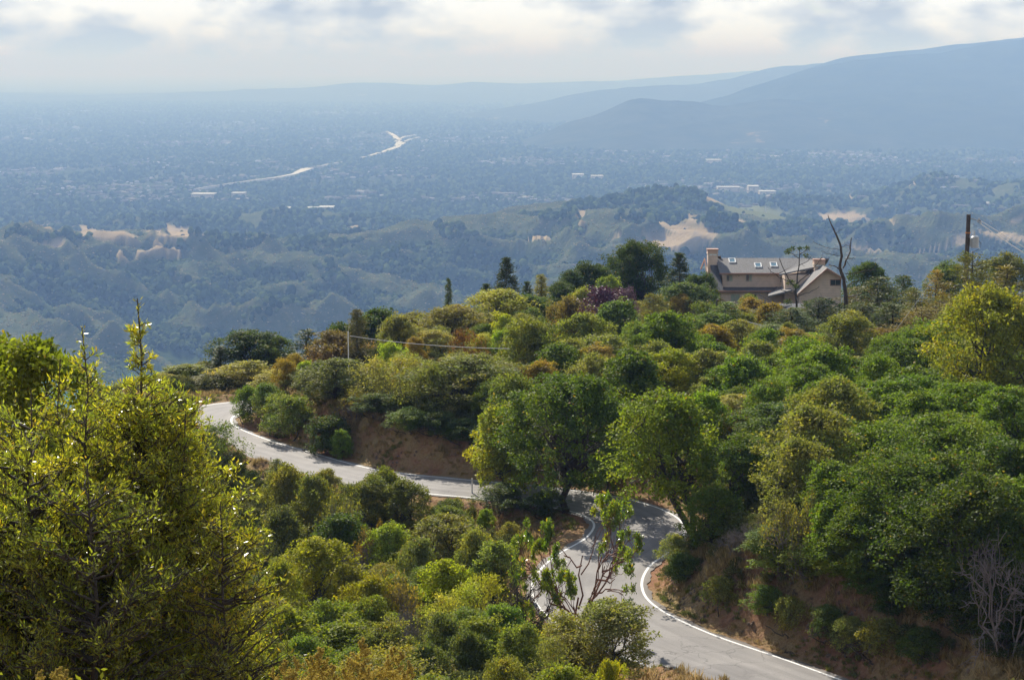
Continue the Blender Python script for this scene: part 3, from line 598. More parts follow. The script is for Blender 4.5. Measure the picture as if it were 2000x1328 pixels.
# ------------------------------------------------------------------ plant meshes
def unit(v): return v / np.maximum(1e-9, np.linalg.norm(v, axis=-1, keepdims=True))
def leaf_quads(P, Nrm, T, L, Wd, fold=0.18):
    """kite leaves: base point P, blade direction T, face normal Nrm, length L, width Wd"""
    B = unit(np.cross(Nrm, T)); n = len(P); L = L[:, None]; Wd = Wd[:, None]
    a = P; b = P + T * L * 0.45 + B * Wd * 0.5 + Nrm * L * fold; c = P + T * L; d = P + T * L * 0.45 - B * Wd * 0.5 + Nrm * L * fold * 0.4
    V = np.stack([a, b, c, d], 1).reshape(-1, 3); Fc = np.arange(n * 4).reshape(n, 4); return V, Fc
def crown_mesh(name, seed, W, H, base, lobes, subs, leaves, size, aspect=0.55, sub_r=0.42, cone=0.0, jag=0.3, flat=0.0, droop=0.0, shell=0.62, gap=0.0, mat='leaf'):
    """a crown W wide and H tall whose foliage starts at height base: lobes carry smaller clumps, clumps carry leaves"""
    rs = np.random.RandomState(seed); ch = H - base
    ctr = []; rad = []
    for i in range(lobes):
        t = (i + 0.5) / lobes; hgt = t if cone else t ** 0.8
        z = base + ch * (0.10 + 0.80 * hgt); prof = (1 - hgt * cone) * (math.sqrt(max(0.05, 1 - (2 * hgt - 0.82) ** 2 / 1.5)) if not cone else 1.0)
        a = i * 2.39996 + rs.uniform(-.4, .4); q = rs.uniform(0.25, 1.0) ** 0.6 * shell
        r = W / 2 * prof * rs.uniform(0.26, 0.54); ctr.append((math.cos(a) * W / 2 * prof * q * 0.98, math.sin(a) * W / 2 * prof * q * 0.98, z + rs.uniform(-.05, .05) * ch)); rad.append(r)
    ctr = np.array(ctr); rad = np.array(rad)
    if gap > 0:
        keep = rs.rand(lobes) > gap; keep[-2:] = True; ctr = ctr[keep]; rad = rad[keep]
    PP = []; NN = []; TT = []; tone = []
    nl = len(ctr)
    dirs = unit(rs.normal(size=(nl, subs, 3)) + [0, 0, 0.35]); rr = rad[:, None] * (1 + rs.uniform(-jag, jag, (nl, subs)))
    sc = ctr[:, None] + dirs * rr[..., None] * [1, 1, (0.85 - flat * 0.5)]
    sr = sub_r * rs.uniform(0.65, 1.35, (nl, subs)); st = np.clip(rs.normal(0.42, 0.16, (nl, 1)) + rs.normal(0, 0.14, (nl, subs)), 0, 1)
    sc = sc.reshape(-1, 3); sr = sr.ravel(); st = st.ravel()
    # drop clumps buried deep inside another lobe
    dd = np.min(np.linalg.norm(sc[:, None] - ctr[None], axis=2) / rad[None], axis=1); k = dd > 0.62; sc = sc[k]; sr = sr[k]; st = st[k]
    m = len(sc); u = unit(rs.normal(size=(m, leaves, 3)) + [0, 0, 0.25]); rl = sr[:, None] * rs.uniform(0.45, 1.12, (m, leaves))
    P = (sc[:, None] + u * rl[..., None] * [1, 1, 0.8 - flat * 0.3]).reshape(-1, 3); u = u.reshape(-1, 3); tn = np.repeat(st, leaves)
    P = P[:]; k = P[:, 2] > 0.05; P = P[k]; u = u[k]; tn = tn[k]; n = len(P)
    Nn = unit(u * 0.7 + rs.normal(size=(n, 3)) * 0.65 + [0, 0, 0.45]); Tt = unit(np.cross(Nn, rs.normal(size=(n, 3)))); Tt = unit(Tt + u * 0.5 + np.array([0, 0, -droop])); 
    L = size * rs.uniform(0.6, 1.35, n); V, Fc = leaf_quads(P, Nn, Tt, L, L * aspect)
    me = np_mesh(name, V, Fc); vattr(me, 'tone', np.repeat(tn, 4)); me.materials.append(M[mat]); return me, ctr, rad
def tubes_np(segs, k=5):
    """many tapered tube segments (a, b, ra, rb) as one vertex and face array"""
    A = np.array([s[0] for s in segs]); Bp = np.array([s[1] for s in segs]); ra = np.array([s[2] for s in segs]); rb = np.array([s[3] for s in segs])
    d = unit(Bp - A); ref = np.where(np.abs(d[:, 2:3]) > 0.9, [[1.0, 0, 0]], [[0, 0, 1.0]]); u = unit(np.cross(d, ref)); w = np.cross(d, u)
    t = np.arange(k) * 2 * math.pi / k; cs = np.cos(t)[None, :, None]; sn = np.sin(t)[None, :, None]
    ring = u[:, None] * cs + w[:, None] * sn; a = A[:, None] + ring * ra[:, None, None]; b = (Bp + d * rb[:, None] * 0.3)[:, None] + ring * rb[:, None, None]
    V = np.concatenate([a, b], 1).reshape(-1, 3); i = np.arange(len(segs))[:, None] * 2 * k; j = np.arange(k)[None]
    Fc = np.stack([i + j, i + (j + 1) % k, i + (j + 1) % k + k, i + j + k], -1).reshape(-1, 4); return V, Fc
def bent(rs, a, b, r0, r1, n=4, w=0.08):
    a = np.array(a, float); b = np.array(b, float); L = np.linalg.norm(b - a); P = [a + (b - a) * i / n + (rs.normal(size=3) * L * w if 0 < i < n else 0) for i in range(n + 1)]
    return [(P[i], P[i + 1], r0 + (r1 - r0) * i / n, r0 + (r1 - r0) * (i + 1) / n) for i in range(n)]
def trunk_mesh(name, seed, ctr, rad, base, r0, mat='bark', lean=(0, 0), stems=1):
    rs = np.random.RandomState(seed); segs = []; zc = base + 0.25 * (ctr[:, 2].max() - base)
    tops = []
    for s in range(stems):
        a = s * 2.4; o = np.array([math.cos(a), math.sin(a), 0]) * (0.12 * stems - 0.12)
        top = np.array([lean[0] + o[0] * 6, lean[1] + o[1] * 6, zc]); tops.append(top)
        segs += bent(rs, np.array([0, 0, -0.8]) + o, top, r0, r0 * 0.62, 5, 0.04)
    for c in ctr:
        t = tops[rs.randint(len(tops))]; s0 = t * rs.uniform(0.55, 1.0) if c[2] > zc else t * rs.uniform(0.4, 0.8); segs += bent(rs, s0, c, r0 * 0.36, r0 * 0.10, 4, 0.09)
        for _ in range(2): segs += bent(rs, c, c + rs.normal(size=3) * 0.7 * rad.mean(), r0 * 0.09, r0 * 0.03, 2, 0.1)
    V, Fc = tubes_np(segs, 5); me = np_mesh(name, V, Fc, True); me.materials.append(M[mat]); return me

KINDS = {}
def kind(name, *variants): KINDS[name] = variants
def plant(nm, crown_name, trunk_name, seed, W, H, base, lobes, subs, leaves, size, r0=0.18, bark='bark', stems=1, **kw):
    c, ctr, rad = crown_mesh(crown_name, seed, W, H, base, lobes, subs, leaves, size, **kw)
    t = trunk_mesh(trunk_name, seed + 50, ctr, rad, base, r0, bark, stems=stems)
    return dict(name=nm, W=W, H=H, crown=(crown_name, c), trunk=(trunk_name, t))
# broad leaved evergreen oaks, about 9 m
kind('oak', *[plant('oak_tree', 'crown', 'trunk', 100 + i, 7.0, 8.5, 0.9, 28, 18, 52, 0.21, 0.20, sub_r=0.50) for i in range(3)])
kind('bigoak', *[plant('oak_tree', 'crown', 'trunk', 120 + i, 9.5, 10.0, 0.9, 38, 25, 50, 0.22, 0.26, sub_r=0.55, jag=0.4) for i in range(2)])
kind('roadoak', plant('oak_tree', 'crown', 'trunk', 131, 8.8, 9.0, 1.9, 54, 22, 72, 0.175, 0.23, sub_r=0.46, jag=0.38, gap=0.0))
# rounded shrubs, fine leaved
kind('shrub', *[plant('shrub', 'crown', 'stems', 140 + i, 4.4, 4.4, 0.0, 20, 15, 54, 0.145, 0.07, stems=4, sub_r=0.34, jag=0.38) for i in range(4)])
kind('lowshrub', *[plant('shrub', 'crown', 'stems', 150 + i, 3.4, 2.2, 0.0, 13, 12, 40, 0.15, 0.05, stems=4, sub_r=0.30, jag=0.25) for i in range(3)])
kind('looseshrub', *[plant('shrub', 'crown', 'stems', 160 + i, 4.2, 4.2, 0.1, 16, 13, 22, 0.17, 0.07, stems=4, sub_r=0.42, jag=0.5, aspect=0.4) for i in range(2)])
kind('plum', plant('plum_tree', 'crown', 'trunk', 167, 4.6, 4.6, 0.3, 20, 14, 34, 0.17, 0.07, sub_r=0.38, jag=0.45, mat='plum'))
# tree with larger bright leaves
kind('bright', *[plant('broadleaf_tree', 'crown', 'trunk', 170 + i, 6.0, 7.0, 0.4, 26, 16, 50, 0.22, 0.14, sub_r=0.48, jag=0.42, aspect=0.65) for i in range(3)])
kind('tall', *[plant('broadleaf_tree', 'crown', 'trunk', 180 + i, 5.0, 8.5, 0.8, 26, 15, 34, 0.22, 0.15, sub_r=0.42, jag=0.35, cone=0.45) for i in range(2)])
def conifer(name, seed, W, H, whorls, per, leaves, size, droop=0.25, bare=0.12, tone_=0.4, open_=0.0, trunk_r=0.16, snag=0.0, mat='needle', power=0.85, irregular=0.18):
    rs = np.random.RandomState(seed); segs = bent(rs, (0, 0, -0.8), (0, 0, H), trunk_r, 0.02, 8, 0.006); P = []; T = []; tn = []
    for w in range(whorls):
        t = bare + (1 - bare) * w / whorls; z = H * t; R = W / 2 * (1 - t) ** power * rs.uniform(1 - irregular, 1 + irregular) + 0.1
        for j in range(per):
            if rs.rand() < open_: continue
            a = rs.uniform(0, 6.283); l = R * rs.uniform(0.65, 1.1); up = rs.uniform(-droop, 0.25); e = np.array([math.cos(a) * l, math.sin(a) * l, z + l * up]); s0 = np.array([0, 0, z])
            segs += bent(rs, s0, e, max(0.012, 0.035 * l / 2), 0.008, 3, 0.03)
            m = int(leaves * (0.4 + l / (W / 2))); q = rs.uniform(0.15, 1.03, m) ** 0.8; c = s0 + (e - s0) * q[:, None]; spread = (0.10 + 0.16 * l * (1 - 0.55 * q))[:, None]
            c = c + rs.normal(size=(m, 3)) * spread * [1, 1, 0.55]; dr = unit((e - s0))[None] * 0.9 + rs.normal(size=(m, 3)) * 0.6 + [0, 0, 0.15]; P.append(c); T.append(dr); tn.append(np.full(m, np.clip(tone_ + rs.normal() * 0.18, 0, 1)))
    P = np.concatenate(P); T = unit(np.concatenate(T)); tn = np.concatenate(tn); n = len(P); Nn = unit(np.cross(T, rs.normal(size=(n, 3)))); L = size * rs.uniform(0.6, 1.3, n)
    V, Fc = leaf_quads(P, Nn, T, L, L * 0.28, 0.05); cr_ = np_mesh('crown', V, Fc); vattr(cr_, 'tone', np.repeat(tn, 4)); cr_.materials.append(M[mat])
    V, Fc = tubes_np(segs, 5); tr = np_mesh('trunk', V, Fc, True); tr.materials.append(M['bark']); return dict(name=name, W=W, H=H, crown=('crown', cr_), trunk=('trunk', tr))
kind('fir', conifer('fir_tree', 201, 5.2, 10, 34, 8, 46, 0.26, 0.35, 0.05))
kind('pine', conifer('pine_tree', 211, 5.4, 9, 26, 7, 48, 0.27, -0.05, 0.06, power=0.6), conifer('pine_tree', 212, 6.4, 9, 24, 7, 52, 0.27, 0.0, 0.08, power=0.55, irregular=0.3))
kind('cypress', conifer('cypress_tree', 221, 6.0, 8, 20, 6, 60, 0.24, -0.15, 0.06, power=0.6, irregular=0.5, tone_=0.5), conifer('cypress_tree', 222, 5.0, 8.5, 20, 5, 60, 0.24, -0.2, 0.08, power=0.8, irregular=0.45, tone_=0.5))
kind('oldfir', conifer('conifer_tree', 231, 6.0, 9, 28, 8, 50, 0.25, 0.1, 0.08, power=0.5, tone_=0.5))
kind('narrow', conifer('conifer_tree', 241, 2.6, 9, 36, 7, 34, 0.22, 0.3, 0.02, power=0.7), conifer('ivy_clad_tree', 242, 2.2, 9, 34, 8, 34, 0.22, 0.5, 0.02, power=0.25, irregular=0.5))

def twiggy(name, seed, H, spread, n0, depth, r0, split=3, leafy=0, size=0.2, mat='twig', lmat='dry', lean=(0, 0), upness=0.9, tail=0.62):
    """a branching skeleton, with leaves at its tips when leafy > 0"""
    rs = np.random.RandomState(seed); segs = []; tips = []
    def grow(p, d, l, r, k):
        q = p + d * l; segs.extend(bent(rs, p, q, r, r * 0.66, 3, 0.06))
        if k == 0: tips.append((q, d)); return
        for _ in range(split + (rs.rand() > 0.6)):
            nd = d + rs.normal(size=3) * 0.55 * spread + np.array([0, 0, 0.10 * upness]); nd /= np.linalg.norm(nd)
            s = p + d * l * rs.uniform(0.55, 1.0); grow(s, nd, l * rs.uniform(tail - 0.1, tail + 0.15), r * 0.6, k - 1)
    for i in range(n0):
        a = i * 2.4 + rs.uniform(-.3, .3); d = np.array([math.cos(a) * 0.42 * spread + lean[0], math.sin(a) * 0.42 * spread + lean[1], upness]); d /= np.linalg.norm(d)
        grow(np.array([math.cos(a) * 0.15, math.sin(a) * 0.15, -0.4]), d, H * 0.36, r0, depth)
    V, Fc = tubes_np(segs, 4 if depth > 2 else 5); tr = np_mesh('branches', V, Fc, True); tr.materials.append(M[mat]); out = dict(name=name, trunk=('branches', tr))
    if leafy:
        P = np.repeat(np.array([t[0] for t in tips]), leafy, 0); n = len(P); u = unit(rs.normal(size=(n, 3)) + [0, 0, 0.4]); P = P + u * rs.uniform(0, 0.22, n)[:, None]
        Nn = unit(u * 0.5 + rs.normal(size=(n, 3)) * 0.6 + [0, 0, 0.4]); Tt = unit(np.cross(Nn, rs.normal(size=(n, 3))) + u * 0.6); L = size * rs.uniform(0.7, 1.3, n); V2, F2 = leaf_quads(P, Nn, Tt, L, L * 0.45)
        cr_ = np_mesh('crown', V2, F2); vattr(cr_, 'tone', np.repeat(np.repeat(np.clip(rs.normal(0.45, 0.3, len(tips)), 0, 1), leafy), 4)); cr_.materials.append(M[lmat]); out['crown'] = ('crown', cr_)
    out['H'] = float(V[:, 2].max()); out['W'] = float(max(np.ptp(V[:, 0]), np.ptp(V[:, 1]))); return out
kind('dead', *[twiggy('dead_shrub', 300 + i, 3.4, 1.2, 6, 4, 0.045, 3) for i in range(2)])
kind('twiggy', *[twiggy('sparse_shrub', 310 + i, 3.8, 1.15, 6, 4, 0.05, 3, leafy=5, size=0.13, lmat='leaf') for i in range(2)])
kind('madrone', twiggy('madrone_tree', 323, 7.0, 0.85, 4, 4, 0.10, 2, leafy=90, size=0.15, mat='redbark', lmat='glossleaf', tail=0.72))
kind('baretree', twiggy('bare_tree', 331, 5.4, 1.0, 3, 5, 0.09, 3, lean=(-0.5, 0), mat='darkwood'))

TREELIKE = ('fir', 'pine', 'cypress', 'narrow', 'oldfir', 'madrone', 'baretree', 'dead')
def put(kd, px, top, w, d, col, label, cat=None, group=None, var=None, name=None, rz=None, base=None, dx=0):
    """set one plant on the ground where a sight line meets it: its crown top at photo row `top`, w photo pixels wide, d metres out"""
    vs = KINDS[kd]; v = vs[(var if var is not None else random.randrange(len(vs)))]
    if px > 1250 and d < 150:
        while True:                                    # keep the east side plants off the road
            x, y, zt = at(px, top, d)
            if float(road_dist([x], [y])[0]) > (7.2 if w > 85 else 5.3): break
            d += 0.5
    x, y, zt = at(px, top, d); zb = gz(x, y) if base is None else base; h = zt - zb
    if h < 1.7: h = 1.7
    if kd != 'plum': col = (max(col[0], 0.60 * col[1]), col[1], min(col[2], 0.42 * col[1]))
    sw = w * d / F / v['W'] * (1.27 if kd not in TREELIKE else (1.5 if kd in ('pine', 'cypress') else 1.05)); sz = h / v['H']
    if kd not in TREELIKE: sw = max(sw, sz * 0.92 * v['H'] / v['W'] * 0.86)
    else: sw = max(sw, sz * 0.62)
    r = empty(name or v['name'], (x, y, zb - 0.05), random.uniform(0, 6.28) if rz is None else rz)
    r.scale = (sw * random.uniform(.9, 1.1), sw * random.uniform(.9, 1.1), sz)
    if kd not in TREELIKE: r.rotation_euler = (random.uniform(-.10, .10), random.uniform(-.10, .10), r.rotation_euler[2])
    r['label'] = label; r['category'] = cat or {'oak_tree': 'tree', 'shrub': 'shrub'}.get(v['name'], v['name'].split('_')[-1])
    if group: r['group'] = group
    for key in ('trunk', 'crown'):
        if key in v:
            nm_, me = v[key]; o = bpy.data.objects.new(nm_, me); COL.objects.link(o); o.parent = r; o.color = (col[0] * COLK * (1.20 if col[0] < col[1] else 1.02), col[1] * COLK * 0.98, col[2] * COLK * 0.8, 1)
    PL.append((x, y, w * d / F / 2, h)); NAMED.append((x, y, label)); return r
PL = []; NAMED = []; random.seed(5); COLK = 1.95
DK = (0.030, 0.058, 0.018); DB = (0.028, 0.052, 0.026); MD = (0.052, 0.098, 0.020); GR = (0.075, 0.135, 0.022); BR = (0.125, 0.185, 0.025); YG = (0.17, 0.20, 0.025)
OL = (0.115, 0.125, 0.045); PO = (0.165, 0.17, 0.085); TN = (0.19, 0.165, 0.095); RU = (0.135, 0.115, 0.05); BN = (0.11, 0.075, 0.04); RD = (0.10, 0.045, 0.038); PU = (0.075, 0.030, 0.075); GY = (0.10, 0.105, 0.065); GB = (0.07, 0.09, 0.05); YL = (0.23, 0.20, 0.06); GO = (0.13, 0.11, 0.03)
PLANTS = [
 # west end of the spur, round the far bend
 ('oak', 488, 644, 125, 206, DB, 'broad blue-black oak on the skyline above the far road bend'),
 ('narrow', 430, 674, 55, 203, DB, 'small dark pointed tree hugging the blue-black skyline oak', 0),
 ('oak', 538, 656, 70, 208, (0.05, 0.075, 0.035), 'dull green round tree between the blue-black oak and the windswept pine'),
 ('cypress', 600, 641, 105, 205, (0.03, 0.05, 0.02), 'windswept flat topped pine beside the brown thicket'),
 ('shrub', 655, 648, 130, 200, BN, 'large brown leafless looking thicket below the dark domed oak'),
 ('oak', 745, 602, 135, 228, DK, 'dark domed oak rising behind the ivy-clad spire and the white pole'),
 ('oak', 672, 625, 70, 226, DK, 'lower dark oak touching the domed one, behind the brown thicket'),
 ('narrow', 697, 601, 34, 197, (0.06, 0.065, 0.025), 'ivy-clad narrow tree standing like a column beside the white pole', 1),
 ('shrub', 478, 706, 120, 196, PO, 'pale grey-green mound of brush above the far bend'),
 ('shrub', 545, 722, 90, 192, PO, 'pale olive mound next to the corner, below the windswept pine'),
 ('shrub', 412, 735, 105, 195, (0.075, 0.085, 0.045), 'dark grey-green bush standing behind the tip of the far bend'),
 ('bright', 362, 712, 105, 202, (0.10, 0.125, 0.03), 'yellow-green shrub at the western end of the skyline thicket'),
 ('shrub', 400, 706, 60, 206, RU, 'small rusty mound on the skyline beside the blue-black oak'),
 ('shrub', 330, 738, 70, 199, OL, 'olive bush at the western foot of the skyline thicket'),
 ('bright', 597, 704, 36, 190, BR, 'small bright green bush under the windswept pine'),
 ('shrub', 565, 716, 60, 193, RU, 'rusty mound beside the small bright green bush'),
 ('lowshrub', 318, 770, 50, 193, OL, 'low olive bush at the outer rim of the far bend'),
 ('oak', 250, 735, 110, 232, OL, 'olive oak low on the far slope, seen behind the tall willow leader'),
 ('shrub', 185, 752, 90, 225, GO, 'golden green bush in front of the reservoir'),
 # the wall of brush on the cut bank above the far straight
 ('shrub', 483, 752, 62, 177.5, MD, 'green bush at the inside corner that hides the road beyond the bend'),
 ('shrub', 522, 748, 72, 175, (0.07, 0.11, 0.03), 'second green bush from the inside corner on the bank'),
 ('shrub', 565, 770, 92, 169.5, (0.085, 0.12, 0.04), 'rounded mid green bush leaning over the bank, third from the inside corner'),
 ('shrub', 600, 732, 90, 177, (0.10, 0.12, 0.045), 'olive green bush behind the third bank bush'),
 ('oak', 655, 700, 135, 169, (0.075, 0.095, 0.045), 'large grey-green oak on the bank above the far straight'),
 ('bright', 668, 838, 34, 160.8, GR, 'small bright bush clinging halfway down the red bank'),
 ('shrub', 640, 810, 90, 163, DK, 'dark low bush under the large grey-green bank oak'),
 ('looseshrub', 735, 700, 105, 167, (0.15, 0.14, 0.085), 'pale tan thin bush between the grey-green oak and the broad pale oak'),
 ('looseshrub', 790, 690, 90, 169, (0.16, 0.155, 0.08), 'tall pale olive thin bush beside the tan one'),
 ('twiggy', 700, 755, 80, 165, GY, 'grey twiggy shrub with sparse leaves amid the bank brush'),
 ('shrub', 735, 790, 100, 162.5, (0.045, 0.07, 0.03), 'dark bush under the pale tan bush on the bank'),
 ('bigoak', 905, 692, 195, 163, (0.09, 0.11, 0.05), 'broad oak with a pale top and dark skirts above the middle of the bank'),
 ('oak', 850, 720, 90, 166, (0.08, 0.10, 0.045), 'grey-green oak joined to the western side of the broad pale-topped oak'),
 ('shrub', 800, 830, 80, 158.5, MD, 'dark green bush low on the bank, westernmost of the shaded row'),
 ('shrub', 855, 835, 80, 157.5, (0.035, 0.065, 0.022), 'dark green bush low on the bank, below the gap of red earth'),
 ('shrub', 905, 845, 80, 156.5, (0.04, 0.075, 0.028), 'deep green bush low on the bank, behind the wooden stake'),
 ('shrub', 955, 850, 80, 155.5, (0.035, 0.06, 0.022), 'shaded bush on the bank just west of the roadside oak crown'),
 # upper middle woods
 ('shrub', 820, 613, 130, 222, RU, 'rust coloured mound beside the dark domed oak'),
 ('oak', 885, 597, 150, 216, (0.125, 0.11, 0.045), 'wide rust and olive oak in the upper middle of the woods'),
 ('oak', 975, 565, 135, 226, (0.19, 0.18, 0.05), 'pale yellow-green tree under the tall dark fir'),
 ('shrub', 846, 642, 90, 204, PO, 'pale olive bush in front of the rust coloured mound'),
 ('bright', 830, 655, 40, 206, YG, 'small yellow bush beside the pale olive bush'),
 ('looseshrub', 905, 645, 70, 196, RD, 'dark red leaved shrub above the broad pale-topped oak'),
 ('bright', 985, 610, 60, 207, YG, 'yellow-gold tree between the pale tree and the olive oaks'),
 ('bright', 765, 670, 60, 192, BR, 'bright green bush behind the overhead wire near the white pole'),
 ('bright', 985, 643, 60, 198, (0.11, 0.17, 0.03), 'fresh green bush under the yellow-gold tree'),
 ('shrub', 945, 650, 60, 200, (0.16, 0.18, 0.05), 'pale yellow-green bush east of the dark red shrub'),
 ('oak', 1045, 622, 135, 190, (0.09, 0.115, 0.032), 'olive oak in the middle of the woods, west of its taller twin'),
 ('oak', 1135, 612, 120, 192, (0.10, 0.125, 0.038), 'taller olive oak just in front of the purple plum'),
 ('shrub', 1105, 580, 80, 221, (0.12, 0.09, 0.045), 'brown topped mound left of the purple plum'),
 ('plum', 1178, 562, 90, 221, PU, 'purple leaved plum tree in the upper woods'),
 ('plum', 1215, 564, 55, 224, (0.11, 0.06, 0.10), 'dusky pink plum crown peeping out behind the purple plum'),
 ('bright', 1208, 586, 85, 214, (0.05, 0.095, 0.03), 'deep green round tree at the foot of the purple plum'),
 ('oldfir', 1278, 572, 120, 206, (0.11, 0.105, 0.035), 'olive conifer with a bare trunk line showing, in the centre of the woods'),
 ('oak', 1338, 552, 105, 246, (0.055, 0.085, 0.04), 'blue-green round tree left of the house'),
 ('oak', 1360, 533, 75, 256, (0.028, 0.055, 0.02), 'dark tree whose crown touches the left end of the house'),
 ('bigoak', 1252, 472, 125, 278, (0.024, 0.045, 0.015), 'tallest dark tree on the skyline left of the house'),
 ('oak', 1205, 500, 70, 280, (0.026, 0.046, 0.017), 'dark shoulder tree on the left of the tallest dark tree'),
 ('oak', 1150, 512, 95, 272, (0.024, 0.05, 0.018), 'dark green round oak between the tallest tree and the fir'),
 ('fir', 1328, 492, 100, 262, (0.022, 0.042, 0.018), 'dark fir with spreading boughs between the tallest tree and the house', 0),
 ('bright', 1185, 540, 60, 258, (0.09, 0.13, 0.035), 'light green tree lit in front of the dark skyline oaks'),
 ('fir', 988, 501, 100, 232, (0.018, 0.036, 0.020), 'tall dark blue fir standing alone on the skyline'),
 ('narrow', 1057, 534, 56, 240, (0.13, 0.14, 0.035), 'yellowish narrow conifer right of the tall blue fir', 0),
 ('fir', 1030, 548, 70, 240, (0.03, 0.055, 0.028), 'short dark conifer between the blue fir and the yellowish one'),
 ('fir', 950, 552, 80, 234, (0.03, 0.055, 0.022), 'short dark conifer left of the tall blue fir'),
 ('oak', 1090, 552, 80, 254, (0.03, 0.055, 0.025), 'dark round tree right of the yellowish conifer'),
 ('oak', 1115, 528, 70, 268, (0.03, 0.05, 0.022), 'dark oak showing behind the dark round tree on the skyline'),
 ('oak', 1040, 575, 90, 232, (0.04, 0.08, 0.025), 'mid green tree between the pale yellow tree and the brown mound'),
 ('shrub', 1150, 560, 80, 240, (0.15, 0.15, 0.045), 'yellow-olive mound behind the purple plum'),
 ('bright', 1395, 610, 90, 222, (0.055, 0.10, 0.025), 'green tree at the foot of the short wire pole'),
 ('shrub', 1345, 620, 90, 215, (0.05, 0.09, 0.03), 'green bush east of the olive conifer'),
 ('shrub', 1245, 630, 80, 200, (0.08, 0.12, 0.035), 'mid green bush below the deep green round tree'),
 ('narrow', 876, 542, 30, 226, DK, 'tiny dark conifer tip on the skyline left of the pale tree', 0),
 # middle belt
 ('shrub', 1160, 692, 110, 164, (0.12, 0.135, 0.055), 'pale olive dome behind the roadside oak'),
 ('shrub', 1210, 700, 100, 166, (0.10, 0.11, 0.045), 'brownish olive dome between the pale dome and the chartreuse tree'),
 ('shrub', 1175, 655, 130, 182, (0.105, 0.13, 0.045), 'olive bush behind the pale olive dome'),
 ('oak', 1305, 683, 130, 163, (0.13, 0.155, 0.015), 'chartreuse tree in the centre right of the woods'),
 ('bright', 1360, 700, 80, 168, (0.11, 0.14, 0.02), 'yellow-green tree joined to the chartreuse one'),
 ('bright', 1412, 713, 80, 163, (0.055, 0.10, 0.02), 'dark glossy green tree between the chartreuse tree and the pale scrub'),
 ('bright', 1190, 780, 100, 148, GR, 'bright green tree filling the gap between the two roadside trees'),
 ('oak', 1020, 730, 110, 152, (0.07, 0.10, 0.035), 'shaded olive tree behind the western flank of the roadside oak'),
 ('bright', 980, 790, 50, 147.5, (0.12, 0.15, 0.03), 'small yellow-green tree at the western edge of the roadside oak'),
 # the two trees over the road
 ('roadoak', 1105, 737, 262, 141, (0.042, 0.078, 0.016), 'dark roadside oak on a bare trunk, standing inside the bend'),
 # east woods, back row
 ('shrub', 1468, 735, 100, 158, (0.13, 0.14, 0.075), 'pale grey bush west of the pale scrub band'),
 ('shrub', 1590, 706, 110, 172, (0.16, 0.155, 0.08), 'pale tan bush in front of the parked cars'),
 ('shrub', 1660, 697, 110, 176, (0.19, 0.165, 0.085), 'pale straw bush in front of the shed, west of its twin'),
 ('shrub', 1720, 690, 100, 178, (0.18, 0.165, 0.085), 'pale straw bush nearest the shed roof'),
 ('shrub', 1630, 725, 130, 166, (0.16, 0.15, 0.075), 'pale scrub dome below the two straw bushes'),
 ('bright', 1540, 732, 130, 152, (0.075, 0.125, 0.02), 'glossy bright green tree below the parked cars'),
 ('bright', 1815, 702, 95, 165, (0.085, 0.14, 0.02), 'fresh green tree beside the shed'),
 ('oak', 1440, 770, 122, 148, PO, 'pale olive crown behind the leaning tree'),
 ('oak', 1525, 785, 152, 139, (0.05, 0.085, 0.022), 'dark mid green oak in the middle of the east woods'),
 ('oak', 1600, 780, 122, 143, (0.11, 0.13, 0.055), 'greyish crown behind the dark mid green oak'),
 ('oak', 1680, 745, 170, 145, (0.062, 0.105, 0.018), 'green oak below the pale scrub dome'),
 ('oak', 1775, 735, 183, 141, (0.065, 0.115, 0.016), 'green oak below the fresh green tree'),
 ('bigoak', 1890, 745, 219, 134, (0.062, 0.11, 0.016), 'broad green oak under the big olive tree'),
 ('oak', 1985, 755, 170, 128, (0.06, 0.105, 0.016), 'green oak at the eastern edge of the picture under the big olive tree'),
 ('bright', 1370, 762, 100, 136, (0.10, 0.16, 0.02), 'yellow-green tree whose crown tops the leaning roadside tree'),
 ('oak', 1440, 850, 134, 123, (0.048, 0.082, 0.02), 'shaded oak behind the leaning trunk'),
 ('oak', 1540, 865, 158, 122, (0.04, 0.075, 0.018), 'dark oak at the back of the east bank hollow'),
 ('oak', 1640, 815, 158, 128, (0.06, 0.105, 0.018), 'green oak in the second row of the east woods'),
 ('oak', 1730, 820, 158, 122, (0.062, 0.11, 0.016), 'green rounded oak in the second row, next towards the picture edge'),
 ('bigoak', 1850, 815, 231, 117, (0.055, 0.10, 0.016), 'wide green oak in the second row of the east woods'),
 ('oak', 1970, 850, 183, 111, (0.035, 0.07, 0.015), 'dark oak at the eastern edge, second row'),
 ('bright', 1640, 905, 134, 112, (0.055, 0.10, 0.018), 'green tree lit at its tips above the grey twiggy bushes'),
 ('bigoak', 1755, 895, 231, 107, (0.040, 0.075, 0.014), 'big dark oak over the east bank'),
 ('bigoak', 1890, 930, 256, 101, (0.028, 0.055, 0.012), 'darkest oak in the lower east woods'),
 ('oak', 1700, 985, 158, 103, (0.045, 0.085, 0.015), 'green oak with low boughs over the east bank'),
 ('bright', 1638, 975, 109, 105, (0.06, 0.11, 0.016), 'sunlit green tree beside the sparse grey bush'),
 ('twiggy', 1560, 965, 130, 110, (0.085, 0.095, 0.04), 'sparse grey-green bush in the middle of the east bank'),
 ('dead', 1470, 1000, 110, 112, GY, 'dead grey shrub behind the leaning trunk, upper one'),
 ('dead', 1440, 1050, 100, 110, GY, 'dead grey shrub low behind the leaning trunk'),
 ('dead', 1575, 1040, 90, 106, GY, 'dead grey shrub at the foot of the sparse grey-green bush'),
 ('oak', 1395, 950, 110, 119, (0.05, 0.09, 0.018), 'dark green tree against the back of the leaning trunk'),
